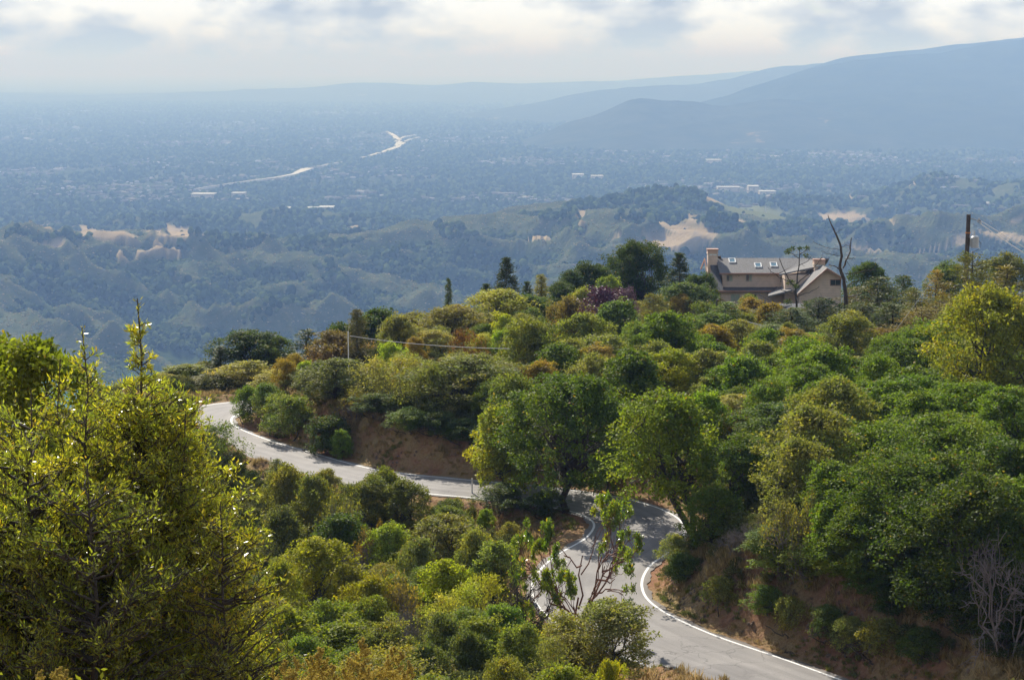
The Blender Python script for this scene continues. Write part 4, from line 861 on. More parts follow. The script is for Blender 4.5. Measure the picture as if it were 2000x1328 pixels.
 ('shrub', 1325, 1045, 70, 122, (0.11, 0.14, 0.05), 'pale green bush on the bank at the tight corner'),
 ('shrub', 1370, 1085, 100, 116, (0.055, 0.10, 0.028), 'green bush on the bank below the leaning trunk'),
 ('bright', 1335, 1110, 70, 117.5, (0.045, 0.08, 0.025), 'small dark bush above the rocky cut at the tight corner'),
 ('oak', 1520, 1075, 134, 104, (0.05, 0.09, 0.02), 'shaded bush under the dead grey shrubs'),
 ('bright', 1560, 1120, 146, 101, (0.11, 0.15, 0.035), 'sunlit bush on the middle of the east bank'),
 ('bright', 1650, 1090, 97, 100, (0.10, 0.13, 0.03), 'yellowish bush under the sunlit green tree'),
 ('shrub', 1662, 1200, 72, 96, (0.12, 0.15, 0.06), 'small pale bush low on the east bank'),
 ('bright', 1705, 1130, 97, 97.5, (0.055, 0.10, 0.022), 'green bush beside the small pale bush'),
 ('bright', 1755, 1165, 115, 95, (0.035, 0.07, 0.018), 'dark glossy bush hanging over the dry grass'),
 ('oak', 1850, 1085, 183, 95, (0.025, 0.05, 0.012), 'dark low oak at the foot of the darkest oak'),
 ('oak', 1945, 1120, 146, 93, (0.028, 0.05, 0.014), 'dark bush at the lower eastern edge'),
 ('dead', 1975, 1015, 130, 95, GY, 'dead grey shrub at the eastern edge of the picture'),
 ('dead', 1965, 1160, 100, 91, GY, 'smaller dead shrub hanging low at the eastern edge'),
 ('shrub', 1975, 1225, 110, 88, (0.03, 0.055, 0.02), 'dark bush in the lower eastern corner'),
 ('shrub', 1325, 1095, 50, 119, (0.08, 0.10, 0.035), 'little olive bush low on the cut right at the tight corner'),
 ('lowshrub', 1410, 1165, 70, 110, (0.10, 0.12, 0.04), 'low pale bush halfway up the east cut, nearest the corner'),
 ('bright', 1500, 1150, 70, 107, (0.07, 0.11, 0.025), 'green bush halfway up the east cut below the dead grey shrubs'),
 ('lowshrub', 1545, 1215, 60, 104, (0.13, 0.13, 0.05), 'low straw green bush just above the east verge'),
 ('shrub', 1620, 1180, 80, 103, (0.06, 0.09, 0.03), 'deep green bush in the middle of the east cut'),
 ('lowshrub', 1720, 1235, 80, 100, (0.10, 0.12, 0.04), 'low olive bush on the east cut under the dark glossy bush'),
 ('bright', 1800, 1225, 80, 99, (0.04, 0.07, 0.02), 'dark leafy bush low on the east cut towards the picture edge'),
 ('shrub', 1900, 1250, 90, 97, (0.035, 0.06, 0.02), 'dark bush at the foot of the east woods in the lower corner'),
 # around the house and the pole
 ('bigoak', 1955, 562, 230, 152, (0.105, 0.125, 0.025), 'big olive tree below the power pole at the picture edge'),
 ('pine', 1418, 588, 95, 224, (0.075, 0.12, 0.025), 'young bright pine in front of the short wire pole', 0),
 ('pine', 1505, 632, 110, 216, (0.08, 0.12, 0.025), 'young pine above the parked cars', 1),
 ('pine', 1545, 600, 110, 226, (0.045, 0.075, 0.02), 'mid green pine at the foot of the half bare pine', 1),
 ('pine', 1685, 590, 110, 222, (0.05, 0.07, 0.02), 'olive dark pine in front of the row east of the house', 0),
 ('pine', 1745, 590, 120, 219, (0.05, 0.075, 0.022), 'pine with ragged boughs behind the slanting guy wire', 1),
 ('cypress', 1790, 560, 90, 224, (0.10, 0.10, 0.03), 'olive cypress between the ragged pine and the golden tipped cypress', 0),
 ('pine', 1470, 650, 90, 207, (0.07, 0.11, 0.028), 'low young pine just west of the parked cars', 0),
 ('cypress', 1490, 600, 100, 234, (0.09, 0.10, 0.03), 'olive cypress below the garage roof', 1),
 ('shrub', 1500, 694, 70, 200, (0.10, 0.11, 0.05), 'olive bush hiding the wheels of the white car'),
 ('shrub', 1545, 700, 70, 199, (0.13, 0.13, 0.06), 'paler bush hiding the wheels of the silver car'),
 ('bright', 1620, 672, 70, 204, (0.09, 0.12, 0.03), 'green bush at the foot of the lime green tree'),
 ('shrub', 1680, 660, 100, 206, (0.10, 0.085, 0.04), 'brown-green scrub between the dead leader tree and the bare brush'),
 ('pine', 1600, 580, 90, 240, (0.028, 0.060, 0.014), 'green pine in front of the dead leader tree', 0),
 ('pine', 1645, 640, 120, 228, (0.030, 0.060, 0.015), 'dark pine foliage around the foot of the dead leader tree', 1),
 ('pine', 1715, 540, 110, 236, (0.045, 0.065, 0.02), 'dark pine east of the dead leader tree', 1),
 ('pine', 1765, 536, 70, 240, (0.04, 0.07, 0.02), 'narrower pine in the row east of the house', 0),
 ('cypress', 1680, 560, 110, 244, (0.09, 0.075, 0.03), 'brownish thin pine behind the dead leader tree', 0),
 ('cypress', 1830, 524, 80, 228, (0.16, 0.12, 0.03), 'golden tipped cypress left of the power pole', 1),
 ('cypress', 1900, 492, 120, 213, (0.095, 0.095, 0.025), 'shaggy golden green cypress beneath the power pole', 0),
 ('cypress', 1965, 515, 120, 208, (0.09, 0.095, 0.03), 'shaggy cypress at the picture edge behind the big olive tree', 1),
 ('cypress', 1800, 600, 110, 214, (0.14, 0.11, 0.03), 'rusty spreading cypress above the shed', 0),
 ('cypress', 1860, 590, 110, 205, (0.12, 0.12, 0.04), 'pale golden cypress between the rusty one and the big olive tree', 1),
 ('oak', 1690, 512, 36, 262, (0.035, 0.06, 0.015), 'small dark round oak behind the pines'),
 ('oak', 1862, 512, 80, 268, (0.06, 0.09, 0.04), 'dull olive oak beyond the power pole'),
 ('oak', 1960, 496, 110, 266, (0.07, 0.085, 0.05), 'dull olive oak at the picture edge beyond the cypresses'),
 ('bright', 1592, 650, 75, 209, (0.13, 0.20, 0.03), 'lime green tree between the two thick pine trunks'),
 ('shrub', 1460, 575, 50, 258, (0.10, 0.13, 0.05), 'light green shrub against the lower wall of the house'),
 ('shrub', 1395, 585, 26, 262, (0.25, 0.14, 0.03), 'orange tinted bush at the corner of the house'),
 ('shrub', 1440, 598, 46, 250, (0.10, 0.04, 0.05), 'maroon bush beside the garage roof'),
 ('oak', 1560, 600, 60, 246, (0.06, 0.065, 0.03), 'olive bush between the garage roof and the pines'),
 ('plum', 1790, 640, 60, 212, (0.10, 0.05, 0.08), 'purple shrub behind the shed'),
 ('shrub', 1730, 640, 120, 214, (0.12, 0.085, 0.045), 'brown scrub behind the shed'),
 ('dead', 1800, 655, 90, 202, GY, 'heap of bare brown brush behind the shed'),
 ('dead', 1740, 665, 80, 203, GY, 'bare brown brush west of the shed'),
 ('shrub', 1880, 690, 110, 168, (0.10, 0.12, 0.03), 'olive bush under the big olive tree beside the wooden post'),
 # inside of the road: the gully
 ('shrub', 560, 905, 90, 138, (0.10, 0.11, 0.035), 'olive bush just below the far straight, westernmost'),
 ('shrub', 610, 930, 100, 135, (0.085, 0.10, 0.035), 'olive bush just below the far straight, second from the west'),
 ('twiggy', 660, 965, 90, 132, (0.09, 0.09, 0.05), 'grey twiggy bush below the far straight'),
 ('oak', 715, 932, 120, 136, (0.085, 0.10, 0.035), 'olive topped tree below the middle of the far straight'),
 ('shrub', 745, 908, 80, 139, (0.08, 0.10, 0.03), 'tallest bush breaking the line of the far straight'),
 ('oak', 795, 938, 110, 135, (0.07, 0.085, 0.028), 'dark olive tree at the edge of the bare red slope'),
 ('bright', 660, 1000, 110, 128, (0.035, 0.065, 0.018), 'deep green bush under the olive topped tree'),
 ('shrub', 545, 990, 110, 128, (0.06, 0.075, 0.035), 'dusky green bush beside the willow crown'),
 ('dead', 700, 1040, 80, 124, GY, 'dead grey-brown shrub in the shade of the gully'),
 ('twiggy', 735, 1020, 70, 125, (0.10, 0.065, 0.05), 'brownish twiggy shrub below the dark olive tree'),
 ('bright', 768, 1025, 50, 124, (0.12, 0.17, 0.035), 'small fresh green bush below the dark olive tree'),
 ('oak', 870, 1006, 165, 124, (0.105, 0.115, 0.05), 'spreading grey-olive tree with visible limbs in the gully'),
 ('shrub', 930, 1030, 100, 120, (0.11, 0.13, 0.05), 'light olive bush east of the spreading grey-olive tree'),
 ('shrub', 815, 1055, 100, 117, (0.08, 0.10, 0.045), 'grey-green bush at the foot of the spreading tree'),
 ('oak', 620, 1052, 170, 113, (0.13, 0.145, 0.016), 'yellow-green domed tree in the lower middle'),
 ('shrub', 545, 1100, 110, 108, (0.10, 0.12, 0.02), 'yellow-green bush between the domed tree and the willow'),
 ('bright', 715, 1130, 70, 107, (0.12, 0.13, 0.015), 'mustard green bush at the eastern foot of the domed tree'),
 ('bright', 865, 1090, 70, 111, (0.14, 0.18, 0.02), 'bright yellow-green bush below the spreading grey-olive tree'),
 ('looseshrub', 905, 1135, 110, 106, (0.19, 0.19, 0.035), 'feathery yellow broom in the gully'),
 ('looseshrub', 860, 1160, 90, 104, (0.16, 0.18, 0.05), 'pale feathery scrub beside the yellow broom'),
 ('looseshrub', 950, 1120, 80, 109, (0.18, 0.19, 0.03), 'smaller yellow broom nearer the road'),
 ('dead', 805, 1168, 80, 102, GY, 'round grey dead shrub in the gully'),
 ('twiggy', 770, 1110, 80, 108, (0.13, 0.10, 0.04), 'rusty twiggy shrub above the round dead one'),
 ('bright', 960, 1055, 90, 118, (0.11, 0.15, 0.05), 'light green bush at the foot of the red slope'),
 ('shrub', 640, 1165, 130, 100, (0.085, 0.12, 0.028), 'mid green bush below the domed tree'),
 ('bright', 555, 1185, 110, 96, (0.10, 0.13, 0.025), 'green bush beside the lower willow boughs'),
 ('shrub', 760, 1210, 120, 94, (0.10, 0.12, 0.045), 'olive bush below the round dead shrub'),
 ('shrub', 868, 1200, 100, 94, (0.06, 0.08, 0.035), 'dark grey-green round bush in the lower middle'),
 ('shrub', 920, 1225, 80, 92, (0.055, 0.075, 0.032), 'dark round bush touching the grey-green one on the east'),
 ('shrub', 838, 1255, 90, 88, (0.06, 0.08, 0.035), 'rounded dusky bush in front of the grey-green one'),
 ('bright', 980, 1175, 90, 98, (0.07, 0.12, 0.03), 'fresh green bush at the foot of the bare leaning tree'),
 ('shrub', 1010, 1220, 120, 91, (0.09, 0.12, 0.035), 'mid green bush left of the pale bush by the road'),
 ('looseshrub', 1080, 1245, 100, 88, (0.10, 0.11, 0.045), 'thin grey-green bush beside the pale bush by the road'),
 ('oak', 1190, 1172, 180, 95, (0.115, 0.13, 0.055), 'large pale olive bush covering the near edge of the road'),
 ('shrub', 1110, 1200, 90, 96, (0.115, 0.125, 0.05), 'pale bush joined to the west of the large one by the near road'),
 ('lowshrub', 1195, 1290, 60, 87, (0.15, 0.17, 0.02), 'yellow-green bush in front of the large pale bush'),
 ('shrub', 700, 1262, 120, 86, (0.075, 0.11, 0.03), 'green bush in the bottom row behind the golden plumes'),
 ('shrub', 600, 1240, 110, 88, (0.08, 0.12, 0.03), 'green bush in the bottom row near the willow'),
 ('shrub', 980, 1280, 100, 83, (0.10, 0.115, 0.035), 'olive bush in the bottom row right of the plumes'),
 ('shrub', 980, 945, 95, 142.5, (0.05, 0.075, 0.035), 'dark shrub at the roadside beside the white marker post'),
 ('shrub', 1065, 962, 80, 140.5, (0.04, 0.065, 0.022), 'dark shrub beside the bare oak trunk'),
 ('bright', 948, 1003, 30, 139, (0.11, 0.17, 0.03), 'tiny bright bush under the roadside shrub'),
 ('lowshrub', 890, 985, 30, 141, (0.09, 0.10, 0.04), 'tiny olive bush on the bare red slope'),
 ('lowshrub', 915, 1008, 30, 139, (0.06, 0.07, 0.04), 'tiny grey-green bush lower on the bare red slope'),
 ('narrow', 540, 893, 34, 146, (0.11, 0.14, 0.05), 'upright tuft of green standing in front of the far straight', 1),
]
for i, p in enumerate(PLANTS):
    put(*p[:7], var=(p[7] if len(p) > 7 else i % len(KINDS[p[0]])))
put('madrone', 1130, 985, 200, 106, (0.075, 0.115, 0.02), 'madrone with reddish stems and clustered leaves in front of the near curve', name='madrone_tree', rz=0.6)
put('baretree', 1030, 1075, 150, 104.5, GY, 'bare leaning tree beside the madrone', name='bare_tree', rz=0.2)

# ------------------------------------------------------------------ the leaning tree over the bend
def leaning():
    me, ctr, rad = crown_mesh('crown', 401, 7.4, 9.4, 2.6, 36, 20, 42, 0.21, aspect=0.62, sub_r=0.46, jag=0.4, gap=0.06)
    off = np.array([-2.1, -0.6, 0.0]); ctr = ctr + off
    co = np.empty(len(me.vertices) * 3, np.float32); me.vertices.foreach_get('co', co); co = co.reshape(-1, 3) + off; me.vertices.foreach_set('co', co.astype(np.float32).ravel()); me.update()
    tr = trunk_mesh('trunk', 402, ctr, rad, 2.0, 0.25, lean=(-1.7, -0.5), stems=2)
    x, y, zt = at(1368, 765, 124.5); zb = gz(x, y); r = empty('leaning_tree', (x, y, zb - 0.1), 0); r.scale = (1.0, 1.0, (zt - zb) / 9.4)
    r['label'] = 'sunlit green tree leaning out over the tight curve on a slanting dark trunk'; r['category'] = 'tree'
    for nm_, m_ in (('trunk', tr), ('crown', me)): o = link(nm_, m_, None, r); o.color = (0.095 * COLK, 0.112 * COLK, 0.015 * COLK, 1)
    PL.append((x - 2, y, 4, zt - zb))
leaning()
put('dead', 1345, 930, 95, 121.5, GB, 'grey bare twigs hanging under the crown of the leaning tree')

# ------------------------------------------------------------------ near trees with slender leaves
def slender(name, seed, H, prof, nbr, twigs, leaves, x, y, col, label, r0=0.09, leafL=0.074, zmin=2.0, leader=True):
    """a tree whose ascending branches end in leafy twigs; prof gives the crown radius by distance below the tip"""
    rs = np.random.RandomState(seed); segs = bent(rs, (0, 0, -0.6), (0, 0, H), r0, 0.008, 12, 0.006); P = []; T = []; tn = []
    spine = [s[0] for s in segs] + [segs[-1][1]]
    def sp_at(z): 
        i = min(len(spine) - 2, max(0, int((z + 0.6) / (H + 0.6) * (len(spine) - 1)))); a, b = spine[i], spine[i + 1]; t = (z - a[2]) / max(1e-6, b[2] - a[2]); return a + (b - a) * t
    def twig(a, d, l, m, tone_):
        e = a + d * l; segs.append((a, e, 0.006, 0.002)); q = rs.uniform(0.05, 1.05, m)[:, None]; p = a + (e - a) * q + rs.normal(size=(m, 3)) * 0.018
        t_ = unit(d[None] * 0.8 + rs.normal(size=(m, 3)) * 0.55 + [0, 0, 0.15]); P.append(p); T.append(t_); tn.append(np.clip(rs.normal(tone_, 0.16, m), 0, 1))
    zs = np.sort(zmin + (H - 0.35 - zmin) * (1 - (1 - rs.rand(nbr)) ** (1 / 1.0)) ** 0.72 if not leader else zmin + (H - 0.3 - zmin) * (1 - rs.rand(nbr) ** 0.78)); zs = np.concatenate([zs, H - 0.22 - 1.4 * rs.rand(9 if leader else 0)])
    if nbr > 500: zs = zs[~((zs > H - 1.42) & (rs.rand(len(zs)) < 0.60))]
    for z in zs:
        R = np.interp(H - z, [p[0] for p in prof], [p[1] for p in prof]) * rs.uniform(0.75, 1.12); a = rs.uniform(0, 6.283); el = rs.uniform(0.25, 0.9)
        s0 = sp_at(max(0.3, z - R * el * 0.7)); e = s0 + np.array([math.cos(a) * R, math.sin(a) * R, R * el]); L = np.linalg.norm(e - s0)
        segs.extend(bent(rs, s0, e, 0.008 + 0.012 * L, 0.004, 4, 0.04)); tone_ = np.clip(rs.normal(0.5, 0.22), 0, 1)
        for k in range(max(3, int(twigs * L / 1.2 + 2))):
            q = rs.uniform(0.12, 1.0) ** 0.7; p = s0 + (e - s0) * q; dd_ = unit((e - s0) * 0.5 / L + rs.normal(size=3) * 0.75 + [0, 0, 0.35]); twig(p, dd_, rs.uniform(0.14, 0.36) * min(1, 0.25 + 0.7 * L), leaves, tone_)
    for z in np.arange(H - 0.5, H, 0.05): twig(sp_at(z), unit(rs.normal(size=3) * 0.5 + [0, 0, 1.0]), 0.08, 3, 0.6)
    P = np.concatenate(P); T = np.concatenate(T); tn = np.concatenate(tn); n = len(P); Nn = unit(np.cross(T, rs.normal(size=(n, 3)))); L = leafL * rs.uniform(0.6, 1.35, n)
    V, Fc = leaf_quads(P, Nn, T, L, L * 0.27, 0.06); c = np_mesh('crown', V, Fc); vattr(c, 'tone', np.repeat(tn, 4)); c.materials.append(M['glossleaf'])
    V, Fc = tubes_np(segs, 5); t = np_mesh('trunk', V, Fc, True); t.materials.append(M['bark']); zb = gz(x, y)
    r = empty(name, (x, y, zb), 0); r['label'] = label; r['category'] = 'tree'; link('trunk', t, None, r); o = link('crown', c, None, r); o.color = (*col, 1); return r
LV = (0.33, 0.33, 0.055)
def near_tree(px, top, d, prof, nbr, twigs, leaves, seed, label, name='slender_leaved_tree', col=LV, **kw):
    x, y, zt = at(px, top, d); slender(name, seed, zt - gz(x, y), prof, nbr, twigs, leaves, x, y, col, label, **kw)
near_tree(268, 583, 29, [(0, 0.03), (0.5, 0.10), (1.1, 0.17), (1.3, 0.28), (1.5, 0.62), (2.0, 0.85), (2.7, 1.25), (3.8, 1.60), (5.5, 1.8), (9, 1.7)], 900, 13, 12, 31, 'big golden green slender-leaved tree with the tallest thin leader against the hills', zmin=1.2)
near_tree(60, 760, 27.5, [(0, 0.2), (0.5, 0.9), (1.2, 1.4), (2.4, 1.8), (4.5, 2.0), (8, 1.8)], 720, 13, 12, 37, 'golden green slender-leaved tree cut by the western picture edge', zmin=1.2)
near_tree(160, 640, 28.2, [(0, 0.05), (0.4, 0.16), (1.0, 0.24), (1.6, 0.5), (3.0, 0.9), (8, 0.9)], 150, 9, 7, 41, 'second tallest thin leader, between the big leader and the western picture edge', r0=0.035, zmin=2.5)
near_tree(118, 700, 28.6, [(0, 0.05), (0.4, 0.14), (0.9, 0.35), (3.0, 0.9), (8, 0.8)], 110, 9, 7, 43, 'shorter thin leader just west of the second tallest one', r0=0.03, zmin=2.5)
near_tree(362, 800, 28.6, [(0, 0.05), (0.4, 0.14), (1.0, 0.3), (2.2, 0.8), (4.0, 1.0), (8, 1.0)], 170, 10, 8, 47, 'slender-leaved sapling on the road side of the big golden green tree', r0=0.05, zmin=1.6)
near_tree(430, 980, 27.0, [(0, 0.1), (0.4, 0.4), (1.2, 0.8), (2.5, 1.0), (6, 1.0)], 180, 10, 8, 53, 'low slender-leaved sapling with orange tinted leaves at the foot of the big tree', r0=0.04, zmin=1.0, col=(0.27, 0.25, 0.04))
near_tree(170, 905, 26.0, [(0, 0.2), (0.5, 0.7), (1.4, 1.2), (3.0, 1.5), (6, 1.4)], 260, 11, 8, 59, 'dark lower slender-leaved tree in front of the two golden ones', zmin=0.8, col=(0.22, 0.24, 0.045))
put('oak', 40, 655, 210, 56, (0.09, 0.12, 0.02), 'round green oak behind the slender-leaved trees at the western picture edge', base=-14.5)
put('oak', -40, 640, 200, 60, (0.085, 0.11, 0.02), 'green oak at the very western edge behind the slender-leaved trees', base=-15)

# golden plumes at the bottom of the picture
def plume_mesh(seed):
    rs = np.random.RandomState(seed); segs = []; P = []; T = []
    def axis(a, d, l, k):
        e = a + d * l; segs.append((a, e, 0.004 * l / 0.3 + 0.001, 0.001)); 
        if k == 0:
            m = 26; q = rs.rand(m)[:, None]; P.append(a + (e - a) * q + rs.normal(size=(m, 3)) * 0.003); T.append(unit(d[None] * 0.6 + rs.normal(size=(m, 3)) * 0.7)); return
        n_ = 15 if k == 2 else 8
        for i in range(n_):
            q = 0.12 + 0.88 * i / n_; u = unit(rs.normal(size=3) * [1, 1, 0.2]); dd_ = unit(d * 0.75 + u * 0.8); axis(a + (e - a) * q, dd_, l * (0.50 if k == 2 else 0.34) * (1.08 - q), k - 1)
    axis(np.zeros(3), np.array([0, 0, 1.0]), 0.30, 2)
    P = np.concatenate(P); T = np.concatenate(T); n = len(P); L = rs.uniform(0.006, 0.012, n); Nn = unit(np.cross(T, rs.normal(size=(n, 3)))); V, Fc = leaf_quads(P, Nn, T, L, L * 0.7, 0.1)
    V2, F2 = tubes_np(segs, 3); me = np_mesh('plume', np.concatenate([V, V2]), np.concatenate([Fc, F2 + len(V)])); vattr(me, 'tone', np.full(len(V) + len(V2), 0.5)); me.materials.append(M['dry']); return me
plumes = [plume_mesh(s) for s in (61, 62, 63)]
def plume_shrub(cx, d, spots, label, seed):
    x, y, _ = at(cx, 1300, d); zb = gz(x, y); r = empty('plume_shrub', (x, y, zb), 0, label=label, category='shrub', group='golden plumed shrubs'); rs = np.random.RandomState(seed); segs = []
    for i, (px, py, s) in enumerate(spots):
        X, Y, Z = at(px, py, d + rs.uniform(-.5, .5)); o = link('plume', plumes[i % 3], None, r); l = 0.30 * s; o.location = (X - x, Y - y, Z - zb - l); o.scale = (s, s, s); o.rotation_euler = (rs.uniform(-.25, .25), rs.uniform(-.3, .3), rs.uniform(0, 6)); o.color = (0.55, 0.42, 0.13, 1)
        segs += bent(rs, (rs.uniform(-.15, .15), rs.uniform(-.15, .15), 0), (X - x, Y - y, Z - zb - l + 0.02), 0.008, 0.003, 5, 0.02)
    V, Fc = tubes_np(segs, 4); t = np_mesh('stems', V, Fc); t.materials.append(M['bark']); link('stems', t, None, r)
    n = 1500; P = rs.normal(size=(n, 3)) * [0.38, 0.3, 0.30]; P[:, 2] += 0; top = at(cx, 1330, d)[2] - zb; P[:, 2] = top - 0.12 - np.abs(P[:, 2]); u = unit(rs.normal(size=(n, 3)) + [0, 0, 0.6]); L = rs.uniform(0.03, 0.06, n)
    V, Fc = leaf_quads(P, unit(np.cross(u, rs.normal(size=(n, 3)))), u, L, L * 0.4); c = np_mesh('crown', V, Fc); vattr(c, 'tone', np.full(n * 4, 0.6)); c.materials.append(M['leaf']); o = link('crown', c, None, r); o.color = (0.16, 0.17, 0.03, 1)
plume_shrub(665, 13, [(555, 1290, .8), (600, 1256, 1.1), (618, 1275, .8), (640, 1264, 1.0), (655, 1290, .8), (690, 1286, .9), (700, 1250, 1.2), (722, 1285, .8), (745, 1262, 1.0), (762, 1268, 1.0), (782, 1290, .8), (580, 1280, .9), (675, 1300, .7), (735, 1302, .7), (540, 1305, .6), (800, 1308, .6), (565, 1308, .7), (625, 1300, .8), (770, 1305, .7), (710, 1305, .7)], 'golden plumed shrub in the middle of the bottom edge', 71)
plume_shrub(100, 12, [(80, 1308, .7), (94, 1302, .9), (122, 1300, .8), (110, 1312, .7), (68, 1316, .5)], 'smaller golden plumed shrub at the foot of the western slender-leaved trees', 73)

# ------------------------------------------------------------------ dead leader and sparse pine by the house
def path_tree(name, d, trunk, limbs, r0, label, mat, tufts=(), tuft_col=DK, seed=1):
    rs = np.random.RandomState(seed); x0, y0, _ = at(trunk[0][0], trunk[0][1], d); zb = gz(x0, y0); o0 = np.array([x0, y0, zb]); r = empty(name, tuple(o0), 0, label=label, category='tree')
    Q = lambda p, dy=0: np.array(at(p[0], p[1], d + dy)) - o0; segs = []
    pts = [np.array([0, 0, -0.5])] + [Q(p) for p in trunk]; n = len(pts)
    for i in range(n - 1):
        a = r0 * (1 - i / n) ** 0.9; b = r0 * (1 - (i + 1) / n) ** 0.9; segs += bent(rs, pts[i], pts[i + 1], max(a, .04), max(b, .03), 3, 0.02)
    V, Fc = tubes_np(segs, 7); t = np_mesh('trunk', V, Fc, True); t.materials.append(M[mat]); link('trunk', t, None, r)
    for L in limbs:
        sg = []; dy = rs.uniform(-1.2, 1.2); w0 = L[0]; P = [Q(p, dy * i / (len(L) - 1)) for i, p in enumerate(L[1:])] if not isinstance(L[0], tuple) else [Q(p, dy * i / max(1, len(L) - 1)) for i, p in enumerate(L)]; w0 = L[0] if not isinstance(L[0], tuple) else 0.05
        for i in range(len(P) - 1):
            sg += bent(rs, P[i], P[i + 1], w0 * (1 - 0.6 * i / len(P)), w0 * (1 - 0.6 * (i + 1) / len(P)), 3, 0.05)
            for _ in range(2): q = P[i] + (P[i + 1] - P[i]) * rs.uniform(.3, 1); sg.append((q, q + rs.normal(size=3) * [.5, .4, .35], w0 * 0.35, 0.008))
        V, Fc = tubes_np(sg, 5); m_ = np_mesh('branch', V, Fc, True); m_.materials.append(M[mat]); link('branch', m_, None, r)
    if tufts:
        PP = []; TT = []
        for (px, py, s) in tufts:
            c = Q((px, py), rs.uniform(-1, 1)); m = int(170 * s); u = unit(rs.normal(size=(m, 3)) + [0, 0, .3]); PP.append(c + u * rs.uniform(0, 0.45 * s, m)[:, None] * [1.3, 1.3, .7]); TT.append(u)
        P = np.concatenate(PP); T = np.concatenate(TT); n = len(P); L = rs.uniform(.18, .32, n); V, Fc = leaf_quads(P, unit(np.cross(T, rs.normal(size=(n, 3)))), T, L, L * .3, .05); c = np_mesh('crown', V, Fc); vattr(c, 'tone', rs.rand(n).repeat(4)); c.materials.append(M['needle']); o = link('crown', c, None, r); o.color = (*[k * 1.3 for k in tuft_col], 1)
    return r
path_tree('dead_tree', 232, [(1652, 690), (1653, 640), (1652, 600), (1651, 570), (1648, 545), (1640, 522), (1644, 500), (1640, 475), (1630, 452), (1622, 435), (1617, 420)],
          [(0.10, (1646, 524), (1655, 505), (1661, 490), (1663, 465)), (0.07, (1645, 527), (1630, 520), (1619, 517)), (0.05, (1651, 535), (1670, 533), (1700, 529), (1706, 526)), (0.05, (1651, 560), (1665, 552), (1679, 548)),
           (0.04, (1640, 484), (1648, 482), (1653, 478)), (0.03, (1640, 488), (1612, 483), (1588, 472)), (0.03, (1642, 500), (1620, 496), (1604, 490)), (0.05, (1654, 505), (1668, 504)), (0.08, (1653, 622), (1690, 606), (1725, 596), (1745, 580)), (0.06, (1652, 600), (1625, 590), (1600, 580)), (0.06, (1652, 580), (1680, 575), (1700, 566)), (0.03, (1632, 455), (1645, 448))],
          0.32, 'tall bare dead tree with a forked top beside the house', 'darkwood', tufts=[(1640, 600, 1.0), (1670, 610, 1.2), (1620, 590, 1.0), (1700, 600, 1.1), (1660, 640, 1.4), (1630, 640, 1.4), (1690, 575, .8)], seed=81)
path_tree('sparse_pine', 238, [(1553, 690), (1556, 640), (1556, 600), (1554, 570), (1557, 540), (1561, 510), (1562, 482)],
          [(0.07, (1555, 566), (1540, 545), (1528, 520), (1522, 506)), (0.05, (1556, 560), (1530, 545), (1505, 530), (1500, 522)), (0.06, (1556, 556), (1580, 535), (1597, 515), (1606, 502)), (0.05, (1555, 575), (1530, 568), (1515, 560)), (0.05, (1560, 505), (1550, 497), (1540, 492)), (0.04, (1561, 500), (1572, 490), (1578, 486)), (0.05, (1556, 580), (1580, 572), (1600, 560)), (0.04, (1559, 520), (1575, 512), (1585, 500)), (0.05, (1556, 605), (1530, 600), (1500, 585), (1482, 575))],
          0.20, 'half bare pine with tufts of needles in front of the house roof', 'bark', tufts=[(1540, 490, .55), (1548, 486, .5), (1576, 485, .55), (1537, 494, .4), (1562, 486, .4), (1574, 500, .5), (1545, 552, .8), (1540, 590, .9), (1520, 600, .9), (1555, 560, .6), (1500, 600, 1.0), (1575, 595, 1.0), (1560, 620, 1.1), (1530, 625, 1.1)], tuft_col=(0.06, 0.085, 0.02), seed=83)

# ------------------------------------------------------------------ the house
def siding(name, col, gap=0.22):
    m, t, o = new_mat(name); b = N(t, 'ShaderNodeBsdfPrincipled'); b.inputs['Roughness'].default_value = 0.75
    tcn = N(t, 'ShaderNodeTexCoord'); sx = N(t, 'ShaderNodeSeparateXYZ'); t.links.new(tcn.outputs['Object'], sx.inputs[0])
    mm = N(t, 'ShaderNodeMath', operation='MULTIPLY'); mm.inputs[1].default_value = 1 / gap; f = N(t, 'ShaderNodeMath', operation='FRACT'); t.links.new(sx.outputs[2], mm.inputs[0]); t.links.new(mm.outputs[0], f.inputs[0])
    n = noise_node(t, 1.2, 6); c = ramp(t, n.outputs[0], [(0.3, tuple(x * 0.88 for x in col)), (0.7, tuple(x * 1.08 for x in col))]); l = ramp(t, f.outputs[0], [(0.0, (0.62, 0.62, 0.62)), (0.16, (1, 1, 1)), (0.9, (1, 1, 1)), (1.0, (0.8, 0.8, 0.8))])
    t.links.new(mixc(t, 1.0, c.outputs[0], l.outputs[0], 'MULTIPLY'), b.inputs['Base Color']); bp = N(t, 'ShaderNodeBump'); bp.inputs['Strength'].default_value = 0.5; t.links.new(f.outputs[0], bp.inputs['Height']); t.links.new(bp.outputs[0], b.inputs['Normal'])
    t.links.new(b.outputs[0], o.inputs[0]); return m
M['siding'] = siding('tan_siding', (0.78, 0.60, 0.46)); M['trim'] = plain('brown_trim', (0.36, 0.20, 0.14), 0.6); M['cream'] = plain('cream_trim', (0.62, 0.52, 0.40), 0.6)
M['shingle'] = plain('grey_shingles', (0.19, 0.185, 0.185), 0.9, var=0.3, scale=5, bump=0.5); M['dshingle'] = plain('dark_shaded_shingles', (0.10, 0.10, 0.105), 0.9, var=0.4, scale=5, bump=0.5)  # darker shingle: skirt roof, and the west slope's shade painted as colour
M['white'] = plain('white_paint', (0.8, 0.8, 0.78), 0.5, var=0.04); M['brick'] = siding('chimney_brick', (0.66, 0.44, 0.32), 0.15)
